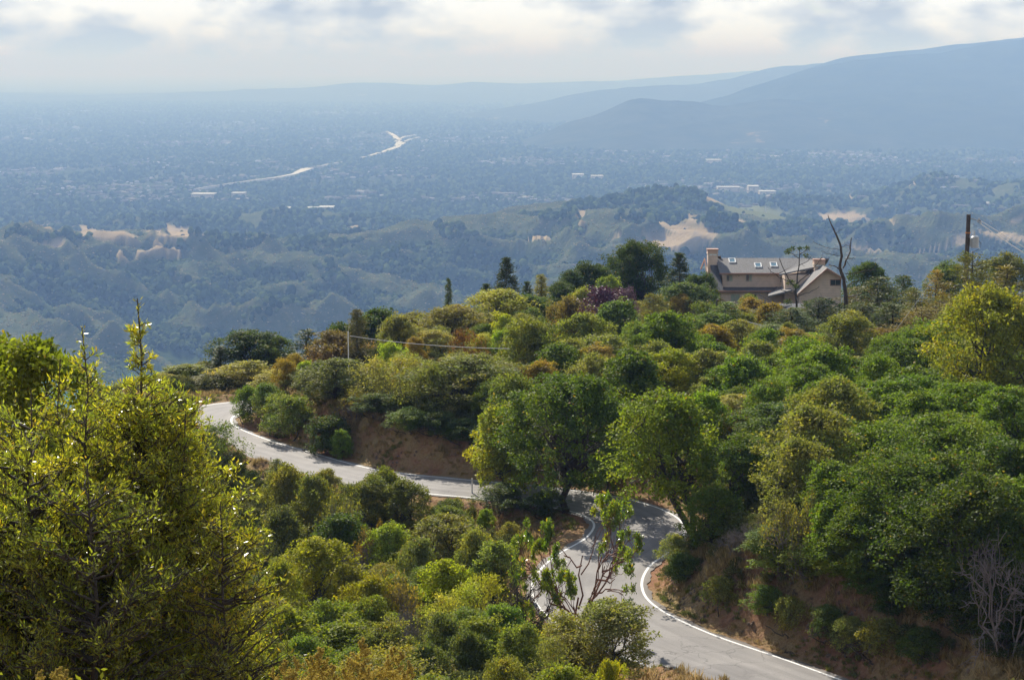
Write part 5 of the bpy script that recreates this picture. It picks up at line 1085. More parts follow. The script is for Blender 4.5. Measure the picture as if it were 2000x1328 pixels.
def glass_mat(name, col, rough=0.08):
    m, t, o = new_mat(name); b = N(t, 'ShaderNodeBsdfPrincipled'); b.inputs['Base Color'].default_value = (*col, 1); b.inputs['Roughness'].default_value = rough; b.inputs['Specular IOR Level'].default_value = 0.8; t.links.new(b.outputs[0], o.inputs[0]); return m
M['glass'] = glass_mat('window_glass', (0.05, 0.06, 0.065)); M['skyglass'] = glass_mat('skylight_glass', (0.16, 0.26, 0.32)); M['curtain'] = plain('curtain', (0.42, 0.46, 0.36), 0.8)
hs = empty('house', (30.5, 284, -36.0), 0, label='large tan two storey house with grey shingle roofs and two chimneys on the ridge', category='house')
HO = Vector(hs.location)
def hp3(px, py, d): return tuple(Vector(at(px, py, d)) - HO)
def hxx(px, d=286): return at(px, 560, d)[0] - HO.x
def hzz(py, d): return at(1450, py, d)[2] - HO.z
def wallbox(x0, x1, y0, y1, z0, z1, name='wall', mat='siding'):
    return MB().box(x0, x1, y0 - HO.y, y1 - HO.y, z0, z1).build(name, M[mat], hs)
xa = hxx(1394, 284.5)
wallbox(xa, hxx(1560, 284.5), 284.5, 296, -1.5, hzz(569, 284.5))                    # lower storey
wallbox(hxx(1411, 286.5), hxx(1590, 286.5), 286.5, 295.5, hzz(569, 284.5) + .01, hzz(533, 286.5))    # upper storey
b = MB()                                                              # west end wall under the roof line
b.poly([(xa - .02, 284.5 - HO.y, -1.5), (xa - .02, 296 - HO.y, -1.5), (xa - .02, 296 - HO.y, hzz(533, 286.5) - .3), (xa - .02, 291 - HO.y, hzz(507, 291) - .2), (xa - .02, 284.5 - HO.y, hzz(569, 284.5)),
        (xa + .2, 284.5 - HO.y, -1.5), (xa + .2, 296 - HO.y, -1.5), (xa + .2, 296 - HO.y, hzz(533, 286.5) - .3), (xa + .2, 291 - HO.y, hzz(507, 291) - .2), (xa + .2, 284.5 - HO.y, hzz(569, 284.5))],
       [(4, 3, 2, 1, 0), (5, 6, 7, 8, 9), (0, 1, 6, 5), (1, 2, 7, 6), (2, 3, 8, 7), (3, 4, 9, 8), (4, 0, 5, 9)]); b.build('wall', M['siding'], hs)
rz = hzz(504, 291); ez = hzz(533.5, 286)
def roof(quad, mat='shingle', t=0.22): return MB().slab(quad, t).build('roof', M[mat], hs)
xr = hxx(1577, 291); xl = hxx(1400, 291)
rf = roof([(hxx(1410, 286) - .3, 285.9 - HO.y, ez), (hxx(1521, 286), 285.9 - HO.y, ez), (xr, 291 - HO.y, rz), (xl - .2, 291 - HO.y, rz)])
roof([(xl - .9, 291 - HO.y, rz - .03), (xr + 3, 291 - HO.y, rz - .03), (xr + 3, 296.6 - HO.y, ez - .3), (xl - 1.2, 296.6 - HO.y, ez - .3)])
roof([(xa - .45, 284.0 - HO.y, hzz(568, 284)), (hxx(1411.5, 285), 284.0 - HO.y, hzz(567, 284)), (xl + .02, 291 - HO.y, rz - .04), (xl - 1.0, 291 - HO.y, rz - .04)], 'dshingle')   # steep west slope, the shade of its tilt put into a darker colour
roof([(xa - .3, 284.0 - HO.y, hzz(568.5, 284)), (hxx(1505, 284), 284.0 - HO.y, hzz(568.5, 284)), (hxx(1530, 286.5), 286.55 - HO.y, hzz(561, 286.5)), (xa + .8, 286.55 - HO.y, hzz(561, 286.5))], 'dshingle')   # skirt roof
MB().box(xa - .5, hxx(1506, 284), 283.86 - HO.y, 283.98 - HO.y, hzz(570.5, 284), hzz(567.5, 284)).build('fascia', M['trim'], hs)
MB().box(hxx(1409, 286) - .3, hxx(1521, 286), 285.76 - HO.y, 285.88 - HO.y, hzz(536, 286), hzz(533, 286)).build('fascia', M['trim'], hs)
b = MB(); b.slab([(xa - .75, 284.2 - HO.y, hzz(566, 284.2)), (xa - .62, 284.2 - HO.y, hzz(566, 284.2)), (xa - .62, 291 - HO.y, rz - .0), (xa - .75, 291 - HO.y, rz)], .3); b.slab([(xa - .75, 291 - HO.y, rz), (xa - .62, 291 - HO.y, rz), (xa - .62, 296.8 - HO.y, ez - .3), (xa - .75, 296.8 - HO.y, ez - .3)], .3); b.build('rake_board', M['trim'], hs)
# front wing to the east and its roof
wallbox(hxx(1532, 283), hxx(1594, 283), 282.5, 287, -1.5, hzz(537, 283))
roof([hp3(1521, 536, 282), hp3(1593, 521, 284), hp3(1590, 506, 291), hp3(1574, 504.5, 291)])
roof([hp3(1500, 578, 280.5), hp3(1547, 566, 280.5), hp3(1538, 556, 286.4), hp3(1503, 567, 286.4)])
# gabled wing
gx0, gx1, ga = hxx(1562, 279), hxx(1643, 279), hxx(1613, 279); gz0, gz1 = hzz(571, 279), hzz(543, 279); gt = hzz(524, 279)
MB().poly([(gx0, 279 - HO.y, -1.5), (gx1, 279 - HO.y, -1.5), (gx1, 279 - HO.y, gz1), (ga, 279 - HO.y, gt - .15), (gx0, 279 - HO.y, gz0), (gx0, 290 - HO.y, -1.5), (gx1, 290 - HO.y, -1.5), (gx1, 290 - HO.y, gz1), (ga, 290 - HO.y, gt - .15), (gx0, 290 - HO.y, gz0)],
          [(0, 1, 2, 3, 4), (9, 8, 7, 6, 5), (0, 5, 6, 1), (1, 6, 7, 2), (2, 7, 8, 3), (3, 8, 9, 4), (4, 9, 5, 0)]).build('wall', M['siding'], hs)
roof([(gx0 - .35, 278.4 - HO.y, gz0 - .15), (ga, 278.4 - HO.y, gt + .1), (ga, 290.5 - HO.y, gt + .1), (gx0 - .35, 290.5 - HO.y, gz0 - .15)])
roof([(ga, 278.4 - HO.y, gt + .1), (gx1 + .5, 278.4 - HO.y, gz1 - .1), (gx1 + .5, 290.5 - HO.y, gz1 - .1), (ga, 290.5 - HO.y, gt + .1)])
b = MB(); b.slab([(gx0 - .4, 278.2 - HO.y, gz0 - .12), (ga, 278.2 - HO.y, gt + .12), (ga, 278.36 - HO.y, gt + .12), (gx0 - .4, 278.36 - HO.y, gz0 - .12)], .3); b.slab([(ga, 278.2 - HO.y, gt + .12), (gx1 + .5, 278.2 - HO.y, gz1 - .08), (gx1 + .5, 278.36 - HO.y, gz1 - .08), (ga, 278.36 - HO.y, gt + .12)], .3); b.build('rake_board', M['trim'], hs)
def chimney(px0, px1, top, bottom, d):
    x0, x1 = hxx(px0, d), hxx(px1, d); z1 = hzz(top, d); z0 = hzz(bottom, d); h = z1 - z0; w = x1 - x0
    c = MB().box(x0 + .08, x1 - .08, d - HO.y, d + 1.5 - HO.y, z0 - 2, z1 - h * .3).build('chimney', M['siding'], hs)
    MB().box(x0, x1, d - .08 - HO.y, d + 1.58 - HO.y, z1 - h * .3 + .002, z1 - h * .24).build('band', M['cream'], c); MB().box(x0 + .03, x1 - .03, d - .03 - HO.y, d + 1.53 - HO.y, z1 - h * .24 + .002, z1 - h * .06).build('cap', M['brick'], c)
    MB().box(x0 - .05, x1 + .05, d - .12 - HO.y, d + 1.62 - HO.y, z1 - h * .06 + .002, z1).build('coping', M['trim'], c)
    for k in (0.32, 0.68): MB().box(x0 + w * (k - .15), x0 + w * (k + .15), d - .11 - HO.y, d - .085 - HO.y, z1 - h * .36, z1 - h * .30).build('flashing', M['white'], c)
chimney(1381, 1402, 487, 520, 289.5); chimney(1589, 1611, 507, 545, 283)
def window(px0, px1, py0, py1, d, panes=2, curtain=0.55, mat='cream'):
    x0, x1 = hxx(px0, d), hxx(px1, d); z1, z0 = hzz(py0, d), hzz(py1, d); y = d - HO.y; t = .09
    b = MB(); b.box(x0 - t, x1 + t, y - .06, y - .003, z1, z1 + t); b.box(x0 - t, x1 + t, y - .06, y - .003, z0 - t, z0); b.box(x0 - t, x0, y - .06, y - .003, z0, z1); b.box(x1, x1 + t, y - .06, y - .003, z0, z1)
    w = b.build('window', M[mat], hs)
    for i in range(panes): MB().box(x0 + (x1 - x0) * i / panes + .02, x0 + (x1 - x0) * (i + 1) / panes - .02, y - .03, y - .02, z0, z1).build('pane', M['curtain' if (i + .5) / panes > curtain else 'glass'], w)
window(1419, 1430, 538, 549, 286.5); window(1457, 1468, 537, 549, 286.5); window(1428, 1445, 575, 588, 284.5, 2, 0.0); window(1465, 1478, 575, 590, 284.5, 2, 2); window(1622, 1641, 547, 557, 279, 2, 2, 'trim'); window(1524, 1529, 541, 551, 286.5, 1, 2)
for (y0, y1, z0, z1) in ((286, 288.2, hzz(584, 285), hzz(570, 285)), (289, 292, hzz(584, 285), hzz(570, 285)), (289, 291, hzz(552, 288), hzz(536, 288))):
    w = MB().box(xa - .09, xa - .03, y0 - HO.y, y1 - HO.y, z0, z1).build('window', M['trim'], hs); MB().box(xa - .12, xa - .095, y0 + .1 - HO.y, y1 - .1 - HO.y, z0 + .1, z1 - .1).build('pane', M['glass'], w)
MB().box(hxx(1442, 284.5), hxx(1443.5, 284.5), 284.36 - HO.y, 284.46 - HO.y, hzz(538, 286), hzz(536.5, 286)).build('soffit_lamp', M['darkwood'], hs)
def on_roof(px, py):
    """a point of the front roof plane under a photo pixel"""
    A = Vector((hxx(1410, 286), 285.9 - HO.y, ez)); Bq = Vector((hxx(1521, 286), 285.9 - HO.y, ez)); Cq = Vector((xr, 291 - HO.y, rz)); nrm = (Bq - A).cross(Cq - A).normalized(); dv = Vector(at(px, py, 1.0)); o = -HO
    k = (A - o).dot(nrm) / dv.dot(nrm); return o + dv * k, nrm
def skylight(px, py, w=.75, l=1.25):
    p, nrm = on_roof(px, py); up = Vector((0, 5.1, rz - ez)).normalized(); r = Vector((1, 0, 0)); nrm = r.cross(up).normalized()
    def q(a, bb, c): return tuple(p + r * a + up * bb + nrm * c)
    b = MB()
    for (a0, a1, b0, b1) in ((-w / 2 - .12, w / 2 + .12, -l / 2 - .12, -l / 2), (-w / 2 - .12, w / 2 + .12, l / 2, l / 2 + .12), (-w / 2 - .12, -w / 2, -l / 2, l / 2), (w / 2, w / 2 + .12, -l / 2, l / 2)):
        b.poly([q(a0, b0, -.02), q(a1, b0, -.02), q(a1, b1, -.02), q(a0, b1, -.02), q(a0, b0, .16), q(a1, b0, .16), q(a1, b1, .16), q(a0, b1, .16)], [(0, 3, 2, 1), (4, 5, 6, 7), (0, 1, 5, 4), (1, 2, 6, 5), (2, 3, 7, 6), (3, 0, 4, 7)])
    s_ = b.build('skylight', M['white'], hs); MB().poly([q(-w / 2, -l / 2, .1), q(w / 2, -l / 2, .1), q(w / 2, l / 2, .1), q(-w / 2, l / 2, .1)], [(0, 1, 2, 3)]).build('pane', M['skyglass'], s_)
for s_ in ((1430, 510), (1480.5, 519), (1511, 518)): skylight(*s_)
MB().tube([hp3(1405, 500, 291), hp3(1405, 505, 291)], .25, .25, 8).build('vent', M['darkwood'], hs)

# garage below the house
gr_ = empty('garage', (34, 262, -34), 0, label='low garage with a grey gable roof below the house', category='garage'); GO_ = Vector(gr_.location)
def gp(px, py, d): return tuple(Vector(at(px, py, d)) - GO_)
x0 = gp(1448, 600, 260)[0]; x1 = gp(1478, 600, 260)[0]; xe = gp(1568, 600, 262)[0]; zt = gp(1463, 593, 262)[2]; zb2 = gp(1463, 609, 260)[2]
MB().poly([(x0, -2.2, -2.5), (x1 - .3, -2.2, -2.5), (x1 - .3, -2.2, zb2), ((x0 + x1) / 2, -2.2, zt - .12), (x0, -2.2, zb2), (x0, 3, -2.5), (xe, 3, -2.5), (xe, -2.2, -2.5), (xe, -2.2, zb2), (xe, 3, zb2), (x0, 3, zb2)],
          [(0, 1, 2, 3, 4), (1, 7, 8, 2), (7, 6, 9, 8), (6, 5, 10, 9), (5, 0, 4, 10)]).build('wall', M['siding'], gr_)
MB().slab([(x0 - .5, -2.6, zb2 - .15), ((x0 + x1) / 2, -2.6, zt), ((x0 + x1) / 2 + .5, 3.4, zt), (x0 - .5, 3.4, zb2 - .15)], .18).build('roof', M['shingle'], gr_)
MB().slab([((x0 + x1) / 2, -2.6, zt), (x1 + .2, -2.6, zb2 - .15), (xe + .4, -2.6, zb2 - .15), (xe, .2, zt), ((x0 + x1) / 2, .2, zt)], .18).build('roof', M['shingle'], gr_)
MB().slab([((x0 + x1) / 2, .2, zt - .01), (xe, .2, zt - .01), (xe + .4, 3.6, zb2 - .15), (x0, 3.6, zb2 - .15)], .18).build('roof', M['shingle'], gr_)

# shed in the east woods
sh_p = at(1790, 712, 188); sh = empty('shed', (sh_p[0], 190, gz(sh_p[0], 190)), 0.25, label='small shed with a grey hipped roof poking out of the east woods', category='shed')
sz_ = at(1790, 706, 190)[2] - sh.location.z
MB().box(-1.7, 1.7, -1.4, 1.4, -.5, sz_ - .05).build('wall', M['darkwood'], sh)
MB().poly([(-2, -1.7, sz_), (2, -1.7, sz_), (2, 1.7, sz_), (-2, 1.7, sz_), (-.6, 0, sz_ + .95), (.6, 0, sz_ + .95), (-2, -1.7, sz_ - .12), (2, -1.7, sz_ - .12), (2, 1.7, sz_ - .12), (-2, 1.7, sz_ - .12)],
          [(0, 1, 5, 4), (1, 2, 5), (2, 3, 4, 5), (3, 0, 4), (0, 6, 7, 1), (1, 7, 8, 2), (2, 8, 9, 3), (3, 9, 6, 0), (9, 8, 7, 6)]).build('roof', plain('faded_green_roof', (0.24, 0.26, 0.24), .8), sh)
MB().tube([(1.2, -.6, sz_ + .3), (1.2, -.6, sz_ + .85)], .18, .18, 8).build('vent', M['white'], sh)

# parked cars behind the young pines
def car(px, d, rz, paint, label):
    x, y, _ = at(px, 700, d); r = empty('parked_car', (x, y, gz(x, y) + .02), rz, label=label, category='car', group='cars parked beside the young pines')
    pr = [(-2.2, .32), (-2.25, .62), (-2.1, .82), (-1.3, .92), (-.75, 1.38), (.75, 1.42), (1.45, .98), (2.15, .9), (2.25, .6), (2.2, .3)]
    n = len(pr); b = MB(); V = [(p, -.86 + (.16 if z > 1.2 else 0), z) for p, z in pr] + [(p, .86 - (.16 if z > 1.2 else 0), z) for p, z in pr]
    b.poly(V, [tuple(range(n)), tuple(range(2 * n - 1, n - 1, -1))] + [(i, i + n, (i + 1) % n + n, (i + 1) % n) for i in range(n)]); b.build('body', paint, r)
    for s in (-1, 1):
        MB().poly([(-1.1, s * .87, .98), (1.25, s * .87, 1.0), (.7, s * .745, 1.33), (-.65, s * .745, 1.31)], [(0, 1, 2, 3)]).build('side_window', M['glass'], r)
        MB().box(2.2, 2.27, s * .6 - .18, s * .6 + .18, .6, .76).build('headlight', M['white'], r)
        for q in (-1.4, 1.4):
            w = MB().tube([(q, s * .70, .32), (q, s * .90, .32)], .33, .33, 14).build('wheel', M['darkwood'], r); MB().tube([(q, s * .89, .32), (q, s * .915, .32)], .19, .19, 10).build('rim', M['white'], w)
    MB().poly([(-1.33, -.68, .96), (-1.33, .68, .96), (-.82, .62, 1.34), (-.82, -.62, 1.34)], [(0, 1, 2, 3)]).build('rear_window', M['glass'], r); MB().poly([(1.47, -.68, 1.02), (1.47, .68, 1.02), (.85, .62, 1.39), (.85, -.62, 1.39)], [(3, 2, 1, 0)]).build('windscreen', M['glass'], r)
def paint(n_, c):
    m = plain(n_, c, .25, var=.03); return m
car(1500, 207, 0.5, paint('white_car_paint', (.75, .77, .78)), 'white parked car nearest the young pines, half hidden by brush')
car(1535, 205, 1.2, paint('silver_car_paint', (.45, .5, .52)), 'silver parked car east of the white one, half hidden by brush')

# ------------------------------------------------------------------ poles, wires, markers
M['metal'] = plain('galvanised_metal', (.55, .56, .57), .4, .3, var=.1); M['cable'] = plain('grey_cable', (.38, .38, .37), .5, var=.05); M['dcable'] = plain('dark_cable', (.06, .06, .06), .5); M['orange'] = plain('orange_band', (.6, .2, .03), .6)
px_, py_, pzt = at(1892, 419, 230); pz = gz(px_, py_); pole = empty('power_pole', (px_, py_, pz), 0, label='tall wooden power pole carrying a transformer, near the eastern picture edge', category='pole')
H_ = pzt - pz; kk = 230 / F
MB().tube([(-.28, 0, -1), (-.12, 0, H_ * .5), (0, 0, H_)], .29, .24, 12).build('shaft', M['darkwood'], pole)
zq = lambda y: at(1892, y, 230)[2] - pz
MB().tube([(-.03, 0, zq(456)), (-.03, 0, zq(453.5))], .30, .30, 12).build('band', M['orange'], pole)
MB().tube([(.22, 0, zq(427)), (.8, -.05, zq(429)), (1.35, -.05, zq(432))], .07, .06, 6).build('bracket', M['metal'], pole)
for (dx, y) in ((1.0, 431), (1.35, 434), (1.15, 427)): 
    i_ = MB().tube([(dx, -.1, zq(y + 3)), (dx, -.1, zq(y + 1)), (dx, -.1, zq(y - 1))], .13, .10, 8).build('insulator', M['metal'], pole)
tf = MB().tube([(.78, -.1, zq(484)), (.78, -.1, zq(463.5))], .44, .44, 14).build('transformer', M['metal'], pole)
MB().tube([(.78, -.1, zq(463.4)), (.78, -.1, zq(461.5))], .47, .36, 14).build('lid', M['metal'], tf); MB().tube([(.72, -.1, zq(461.4)), (.72, -.1, zq(451))], .07, .05, 6).build('bushing', M['metal'], tf)
MB().box(.2, .4, -.15, .05, zq(482), zq(466)).build('hanger', M['metal'], pole)
MB().tube([(1.15, -.1, zq(468)), (1.45, -.1, zq(476)), (1.4, -.1, zq(484)), (1.0, -.1, zq(489)), (.5, -.1, zq(492)), (.15, 0, zq(497))], .035, .03, 5).build('jumper_wire', M['dcable'], pole)
MB().tube([(.1, -.24, -1), (.3, -.22, zq(500))], .07, .07, 6).build('conduit', M['metal'], pole)
def cable(name, pts, r, mat, label, sag=0.0, group=None, n=14):
    P = []
    for i in range(len(pts) - 1):
        a, b = Vector(at(*pts[i])), Vector(at(*pts[i + 1]))
        for k in range(n + (i == len(pts) - 2)):
            t = k / n; p = a.lerp(b, t); p.z -= sag * 4 * t * (1 - t); P.append(tuple(p))
    o = MB().tube(P, r, r, 5).build(name, M[mat], None, label=label, category='wire')
    if group: o['group'] = group
cable('power_line', [(1911, 434, 230), (2180, 590, 190)], .045, 'dcable', 'lower dark power line running off east from the power pole', .5)
cable('power_line', [(1913, 430, 230), (2180, 588, 192)], .035, 'dcable', 'upper dark power line running off east from the power pole', .1)
cable('guy_wire', [(1818, 552, 219), (1700, 708, 200)], .018, 'cable', 'slanting guy wire crossing the rusty cypress', .1)
sp_ = at(1401, 585, 226); spz = gz(sp_[0], 226)
MB().tube([(0, 0, -1), (0, 0, sp_[2] - spz)], .17, .15, 8).build('wire_post', M['darkwood'], None, label='short brown wooden post in front of the house corner', category='post').location = (sp_[0], 226, spz)
cable('cable', [(1403, 613, 226), (1700, 661, 205), (1870, 648, 190)], .055, 'cable', 'thick pale cable sagging across the pines from the short brown post', .55)
cable('cable', [(1399, 614, 226), (1240, 648, 214)], .04, 'cable', 'pale cable dropping west from the short brown post', .2)
wp = at(680, 648, 195); wpz = gz(wp[0], 195)
MB().tube([(0, 0, -1), (0, 0, wp[2] - wpz)], .06, .05, 8).build('thin_pole', M['white'], None, label='thin white pole beside the ivy-clad narrow tree', category='pole').location = (wp[0], 195, wpz)
cable('cable', [(683, 656, 195), (995, 681, 172)], .032, 'cable', 'pale cable running east from the thin white pole over the brush', .25)
def stake(px, py_top, d, name, label, w, dep, mat, lean=0.0, cat='post', cap=None):
    x, y, zt_ = at(px, py_top, d); zb_ = gz(x, y); h = zt_ - zb_; r = empty(name, (x, y, zb_), 0.1, label=label, category=cat)
    b = MB(); b.poly([(-w, -dep, -.3), (w, -dep, -.3), (w, dep, -.3), (-w, dep, -.3), (lean - w, -dep, h), (lean + w, -dep, h), (lean + w, dep, h), (lean - w, dep, h)], [(3, 2, 1, 0), (4, 5, 6, 7), (0, 1, 5, 4), (1, 2, 6, 5), (2, 3, 7, 6), (3, 0, 4, 7)]); b.build('shaft', M[mat], r)
    if cap: MB().box(lean - w * 1.4, lean + w * 1.4, -dep - .02, -dep - .004, h - .28, h - .06).build('reflector', M[cap], r)
stake(922, 934, 147.3, 'marker_post', 'white road marker post at the inner edge of the far straight', .055, .03, 'white', cap='metal')
stake(931, 890, 153.6, 'wooden_stake', 'leaning wooden stake against the shaded red bank', .05, .05, 'cream', lean=.12, cat='stake')
stake(529, 892, 156.0, 'marker_post', 'small grey marker post at the western part of the far straight', .04, .03, 'metal', cap='white')
stake(1885, 728, 166, 'wooden_post', 'square grey wooden post under the big olive tree', .14, .14, 'greybark')

# power pylon on the far meadow
pyx = at(1495, 428, 4330); pylon = empty('pylon', (pyx[0], 4330, pyx[2] - 3), 0, label='faint lattice pylon standing on the green meadow of the far ridge', category='pylon'); b = MB(); h = 30
for sx in (-1, 1):
    for sy in (-1, 1): b.tube([(sx * 3.2, sy * 3.2, 0), (sx * .5, sy * .5, h)], .22, .18, 4)
for k in range(6):
    z = h * k / 6; q = 3.2 - 2.7 * k / 6; q2 = 3.2 - 2.7 * (k + 1) / 6; z2 = h * (k + 1) / 6
    for s in (-1, 1): b.tube([(-q, s * q, z), (q2, s * q2, z2)], .12, .12, 4); b.tube([(q, s * q, z), (-q2, s * q2, z2)], .12, .12, 4)
b.build('lattice', M['metal'], pylon)
for z in (20, 25): MB().tube([(-6, 0, z), (6, 0, z)], .2, .2, 4).build('crossarm', M['metal'], pylon)

# large pale buildings that can be told apart in the valley
M['wroof'] = plain('white_roof_sheet', (.50, .50, .49), .9, var=.06, scale=.02, spec=.1); M['tanwall'] = plain('tan_wall', (.42, .36, .30), .8, scale=.02)
def warehouse(px0, px1, y, label, depth=70, h=11, z=None):
    dv = (VZ if z is None else z) / tz(y, 1.0); x0 = (px0 - 1000) / F * dv; x1 = (px1 - 1000) / F * dv; zb_ = (VZ if z is None else z) + 9
    r = empty('warehouse', ((x0 + x1) / 2, dv, zb_), 0, label=label, category='building'); w = (x1 - x0) / 2
    MB().box(-w, w, 0, depth, -9, h).build('wall', M['tanwall'], r); n = max(2, int(w / 40))
    b = MB(); b.box(-w - 1, w + 1, -1, depth + 1, h + .05, h + 1.2); b.build('roof', M['wroof'], r)
    for k in range(n): MB().box(-w + 2 * w * (k + .2) / n, -w + 2 * w * (k + .8) / n, -.25, -.05, -5, h * .6).build('door', M['cream'], r)
warehouse(549, 618, 419, 'long white warehouse just behind the brow of the scrub ridge', 60, 8); warehouse(622, 650, 417, 'shorter white warehouse right after the long one behind the scrub ridge', 60, 8)
warehouse(373, 418, 392, 'white warehouse in the town straight above the western dry meadow', 60); warehouse(452, 478, 390, 'small pale warehouse east of the one above the dry meadow', 50)
warehouse(1108, 1143, 292, 'pale warehouse far out in the middle of the valley', 110); warehouse(1380, 1408, 322, 'pale building in the valley above the ridge top', 70)
warehouse(1155, 1178, 355, 'white roofed building left of the knoll in the valley', 60); warehouse(1118, 1140, 352, 'white roofed hall beside the one left of the knoll', 60)
warehouse(1462, 1482, 378, 'reddish tan campus building right behind the knoll', 60, 14); warehouse(1484, 1515, 386, 'second campus building lower behind the knoll', 50, 10); warehouse(1402, 1445, 376, 'row of low campus roofs left of the tan campus building', 50, 8)

# ------------------------------------------------------------------ brush that closes the canopy, undergrowth and dry grass
rf_ = np.random.RandomState(77)
PA = np.array([(x, y, r) for x, y, r, h in PL])
def blocked(x, y):
    if -11 < x < 0.5 and 137 < y < 148: return True            # bare red slope under the marker post
    if 24 < x < 31 and 200 < y < 212: return True              # cars
    if 24 < x < 46 and 258 < y < 300: return True              # garage and house
    if 35 < x < 42 and 185 < y < 195: return True              # shed
    if 0.5 < x < 5.5 and 98 < y < 118: return True             # grass round the madrone
    if x > 6 and y < 112 and x < 21: return True
    if x > 2 and y < 100: return True
    return False
zones = [((6, 47), (100, 186), 5.6, 'brush between the larger oaks of the east woods', ['oak', 'bright', 'shrub'], [MD, (0.06, 0.105, 0.018), (0.045, 0.08, 0.018), (0.10, 0.12, 0.045), (0.07, 0.12, 0.02)], 'green brush closing the gaps between the larger oaks of the east woods', (4.0, 6.2)),
         ((-24, 30), (153, 262), 6.4, 'brush between the trees of the middle woods', ['shrub', 'oak', 'looseshrub', 'bright'], [OL, GO, (0.09, 0.11, 0.04), (0.06, 0.09, 0.025), (0.11, 0.13, 0.05), RU], 'mixed olive brush filling the spaces between the trees of the middle woods', (2.6, 4.6)),
         ((-32, 5), (74, 146), 4.2, 'brush in the gully below the road', ['shrub', 'oak', 'looseshrub', 'bright'], [(0.08, 0.11, 0.03), OL, (0.06, 0.085, 0.03), (0.10, 0.13, 0.025), GY], 'mixed brush carpeting the gully between its larger bushes', (2.0, 3.6))]
nf = 0; SEEN = {}
TONES = {0: 'green', 1: 'olive', 2: 'rusty'}
def near_label(x, y, c, h):
    j = int(np.argmin([(q[0] - x) ** 2 + (q[1] - y) ** 2 for q in NAMED])); nx, ny, lb = NAMED[j]; px1, _ = topix(x, y, 0.0); px2, _ = topix(nx, ny, 0.0)
    w_ = lb.split(','); ws = w_[0].split()[:8]
    while ws and ws[-1] in ('the', 'a', 'of', 'on', 'in', 'behind', 'below', 'above', 'beside', 'and', 'to', 'at', 'with', 'between', 'under', 'over', 'from', 'just', 'by', 'that'): ws.pop()
    d_ = ('left of' if px1 < px2 else 'right of') if abs(x - nx) > abs(y - ny) else ('behind' if y > ny else 'in front of')
    tone_ = 'olive' if c[0] > c[1] * 0.86 else ('pale green' if c[2] > 0.04 else ('bright green' if c[1] > .11 else 'deep green'))
    t = ' '.join([tone_, 'bush', d_, 'the'] + ws)
    for pre in ('', 'taller ', 'low ', 'further '):
        if pre + t not in SEEN: t = pre + t; break
    SEEN[t] = 1; return t
for (xr_, yr_, sp, grp, kinds, cols, lab, hh) in zones:
    for gx_ in np.arange(xr_[0], xr_[1], sp):
        for gy_ in np.arange(yr_[0], yr_[1], sp):
            x = gx_ + rf_.uniform(-.45, .45) * sp; y = gy_ + rf_.uniform(-.45, .45) * sp
            if abs(x) > 0.262 * y + 1.5 or blocked(x, y): continue
            rd = float(road_dist([x], [y])[0])
            if rd < 7.2: continue
            d2 = np.hypot(PA[:, 0] - x, PA[:, 1] - y); 
            if np.any(d2 < PA[:, 2] * 0.55 + 0.5): continue
            z = gz(x, y)
            pxx, pyy = topix(x, y, z + 3)
            if pyy > 1400: continue
            if zones[2][3] == grp and x < -0.125 * y: continue          # hidden behind the near trees
            k = kinds[rf_.randint(len(kinds))]; v = KINDS[k][rf_.randint(len(KINDS[k]))]; h = rf_.uniform(*hh); c = cols[rf_.randint(len(cols))]; c = (max(c[0], .6 * c[1]), c[1], c[2])
            if rd < 9: h = min(h, 2.6)
            r = empty('shrub', (x, y, z - .05), rf_.uniform(0, 6.28), label=near_label(x, y, c, h), category='shrub', group=grp); r.scale = (h * rf_.uniform(.95, 1.3) / v['W'], h * rf_.uniform(.95, 1.3) / v['W'], h / v['H']); nf += 1
            for key, pn in (('trunk', 'stems'), ('crown', 'crown')):
                o = bpy.data.objects.new(pn, v[key][1]); COL.objects.link(o); o.parent = r; o.color = (c[0] * COLK * 1.2, c[1] * COLK * 0.97, min(c[2], .4 * c[1]) * COLK * 0.8, 1)
            PA = np.vstack([PA, [x, y, h * 0.5]])

def src_obj(name, me, col):
    o = bpy.data.objects.new(name, me); o.color = (*col, 1); return o
def leafmat_fixed(name, a, b_, trans=0.3):
    m, t, o = new_mat(name); oi = N(t, 'ShaderNodeObjectInfo'); ge = N(t, 'ShaderNodeNewGeometry'); r = ramp(t, oi.outputs['Random'], [(0, a), (1, b_)])
    v = N(t, 'ShaderNodeMapRange'); v.inputs[3].default_value = 0.6; v.inputs[4].default_value = 1.4; t.links.new(ge.outputs['Random Per Island'], v.inputs[0]); vm = N(t, 'ShaderNodeVectorMath', operation='SCALE'); t.links.new(r.outputs[0], vm.inputs[0]); t.links.new(v.outputs[0], vm.inputs['Scale'])
    b = N(t, 'ShaderNodeBsdfDiffuse'); tr = N(t, 'ShaderNodeBsdfTranslucent'); ms = N(t, 'ShaderNodeMixShader'); ms.inputs[0].default_value = trans
    t.links.new(vm.outputs[0], b.inputs[0]); t.links.new(vm.outputs[0], tr.inputs[0]); t.links.new(b.outputs[0], ms.inputs[1]); t.links.new(tr.outputs[0], ms.inputs[2]); t.links.new(ms.outputs[0], o.inputs[0]); return m
mu = leafmat_fixed('undergrowth_leaves', (0.10, 0.125, 0.035), (0.22, 0.21, 0.07))
us = []
for s in (501, 502, 503):
    me, _, _ = crown_mesh('undergrowth', s, 2.6, 1.7, 0.0, 9, 8, 30, 0.15, sub_r=0.26); me.materials.clear(); me.materials.append(mu); us.append(src_obj('undergrowth_clump', me, MD))
n = 52000; X = rf_.uniform(-75, 85, n); Y = rf_.uniform(60, 300, n); rd = road_dist(X, Y); k = (rd > 5.6) & (np.abs(X) < 0.33 * Y + 10)
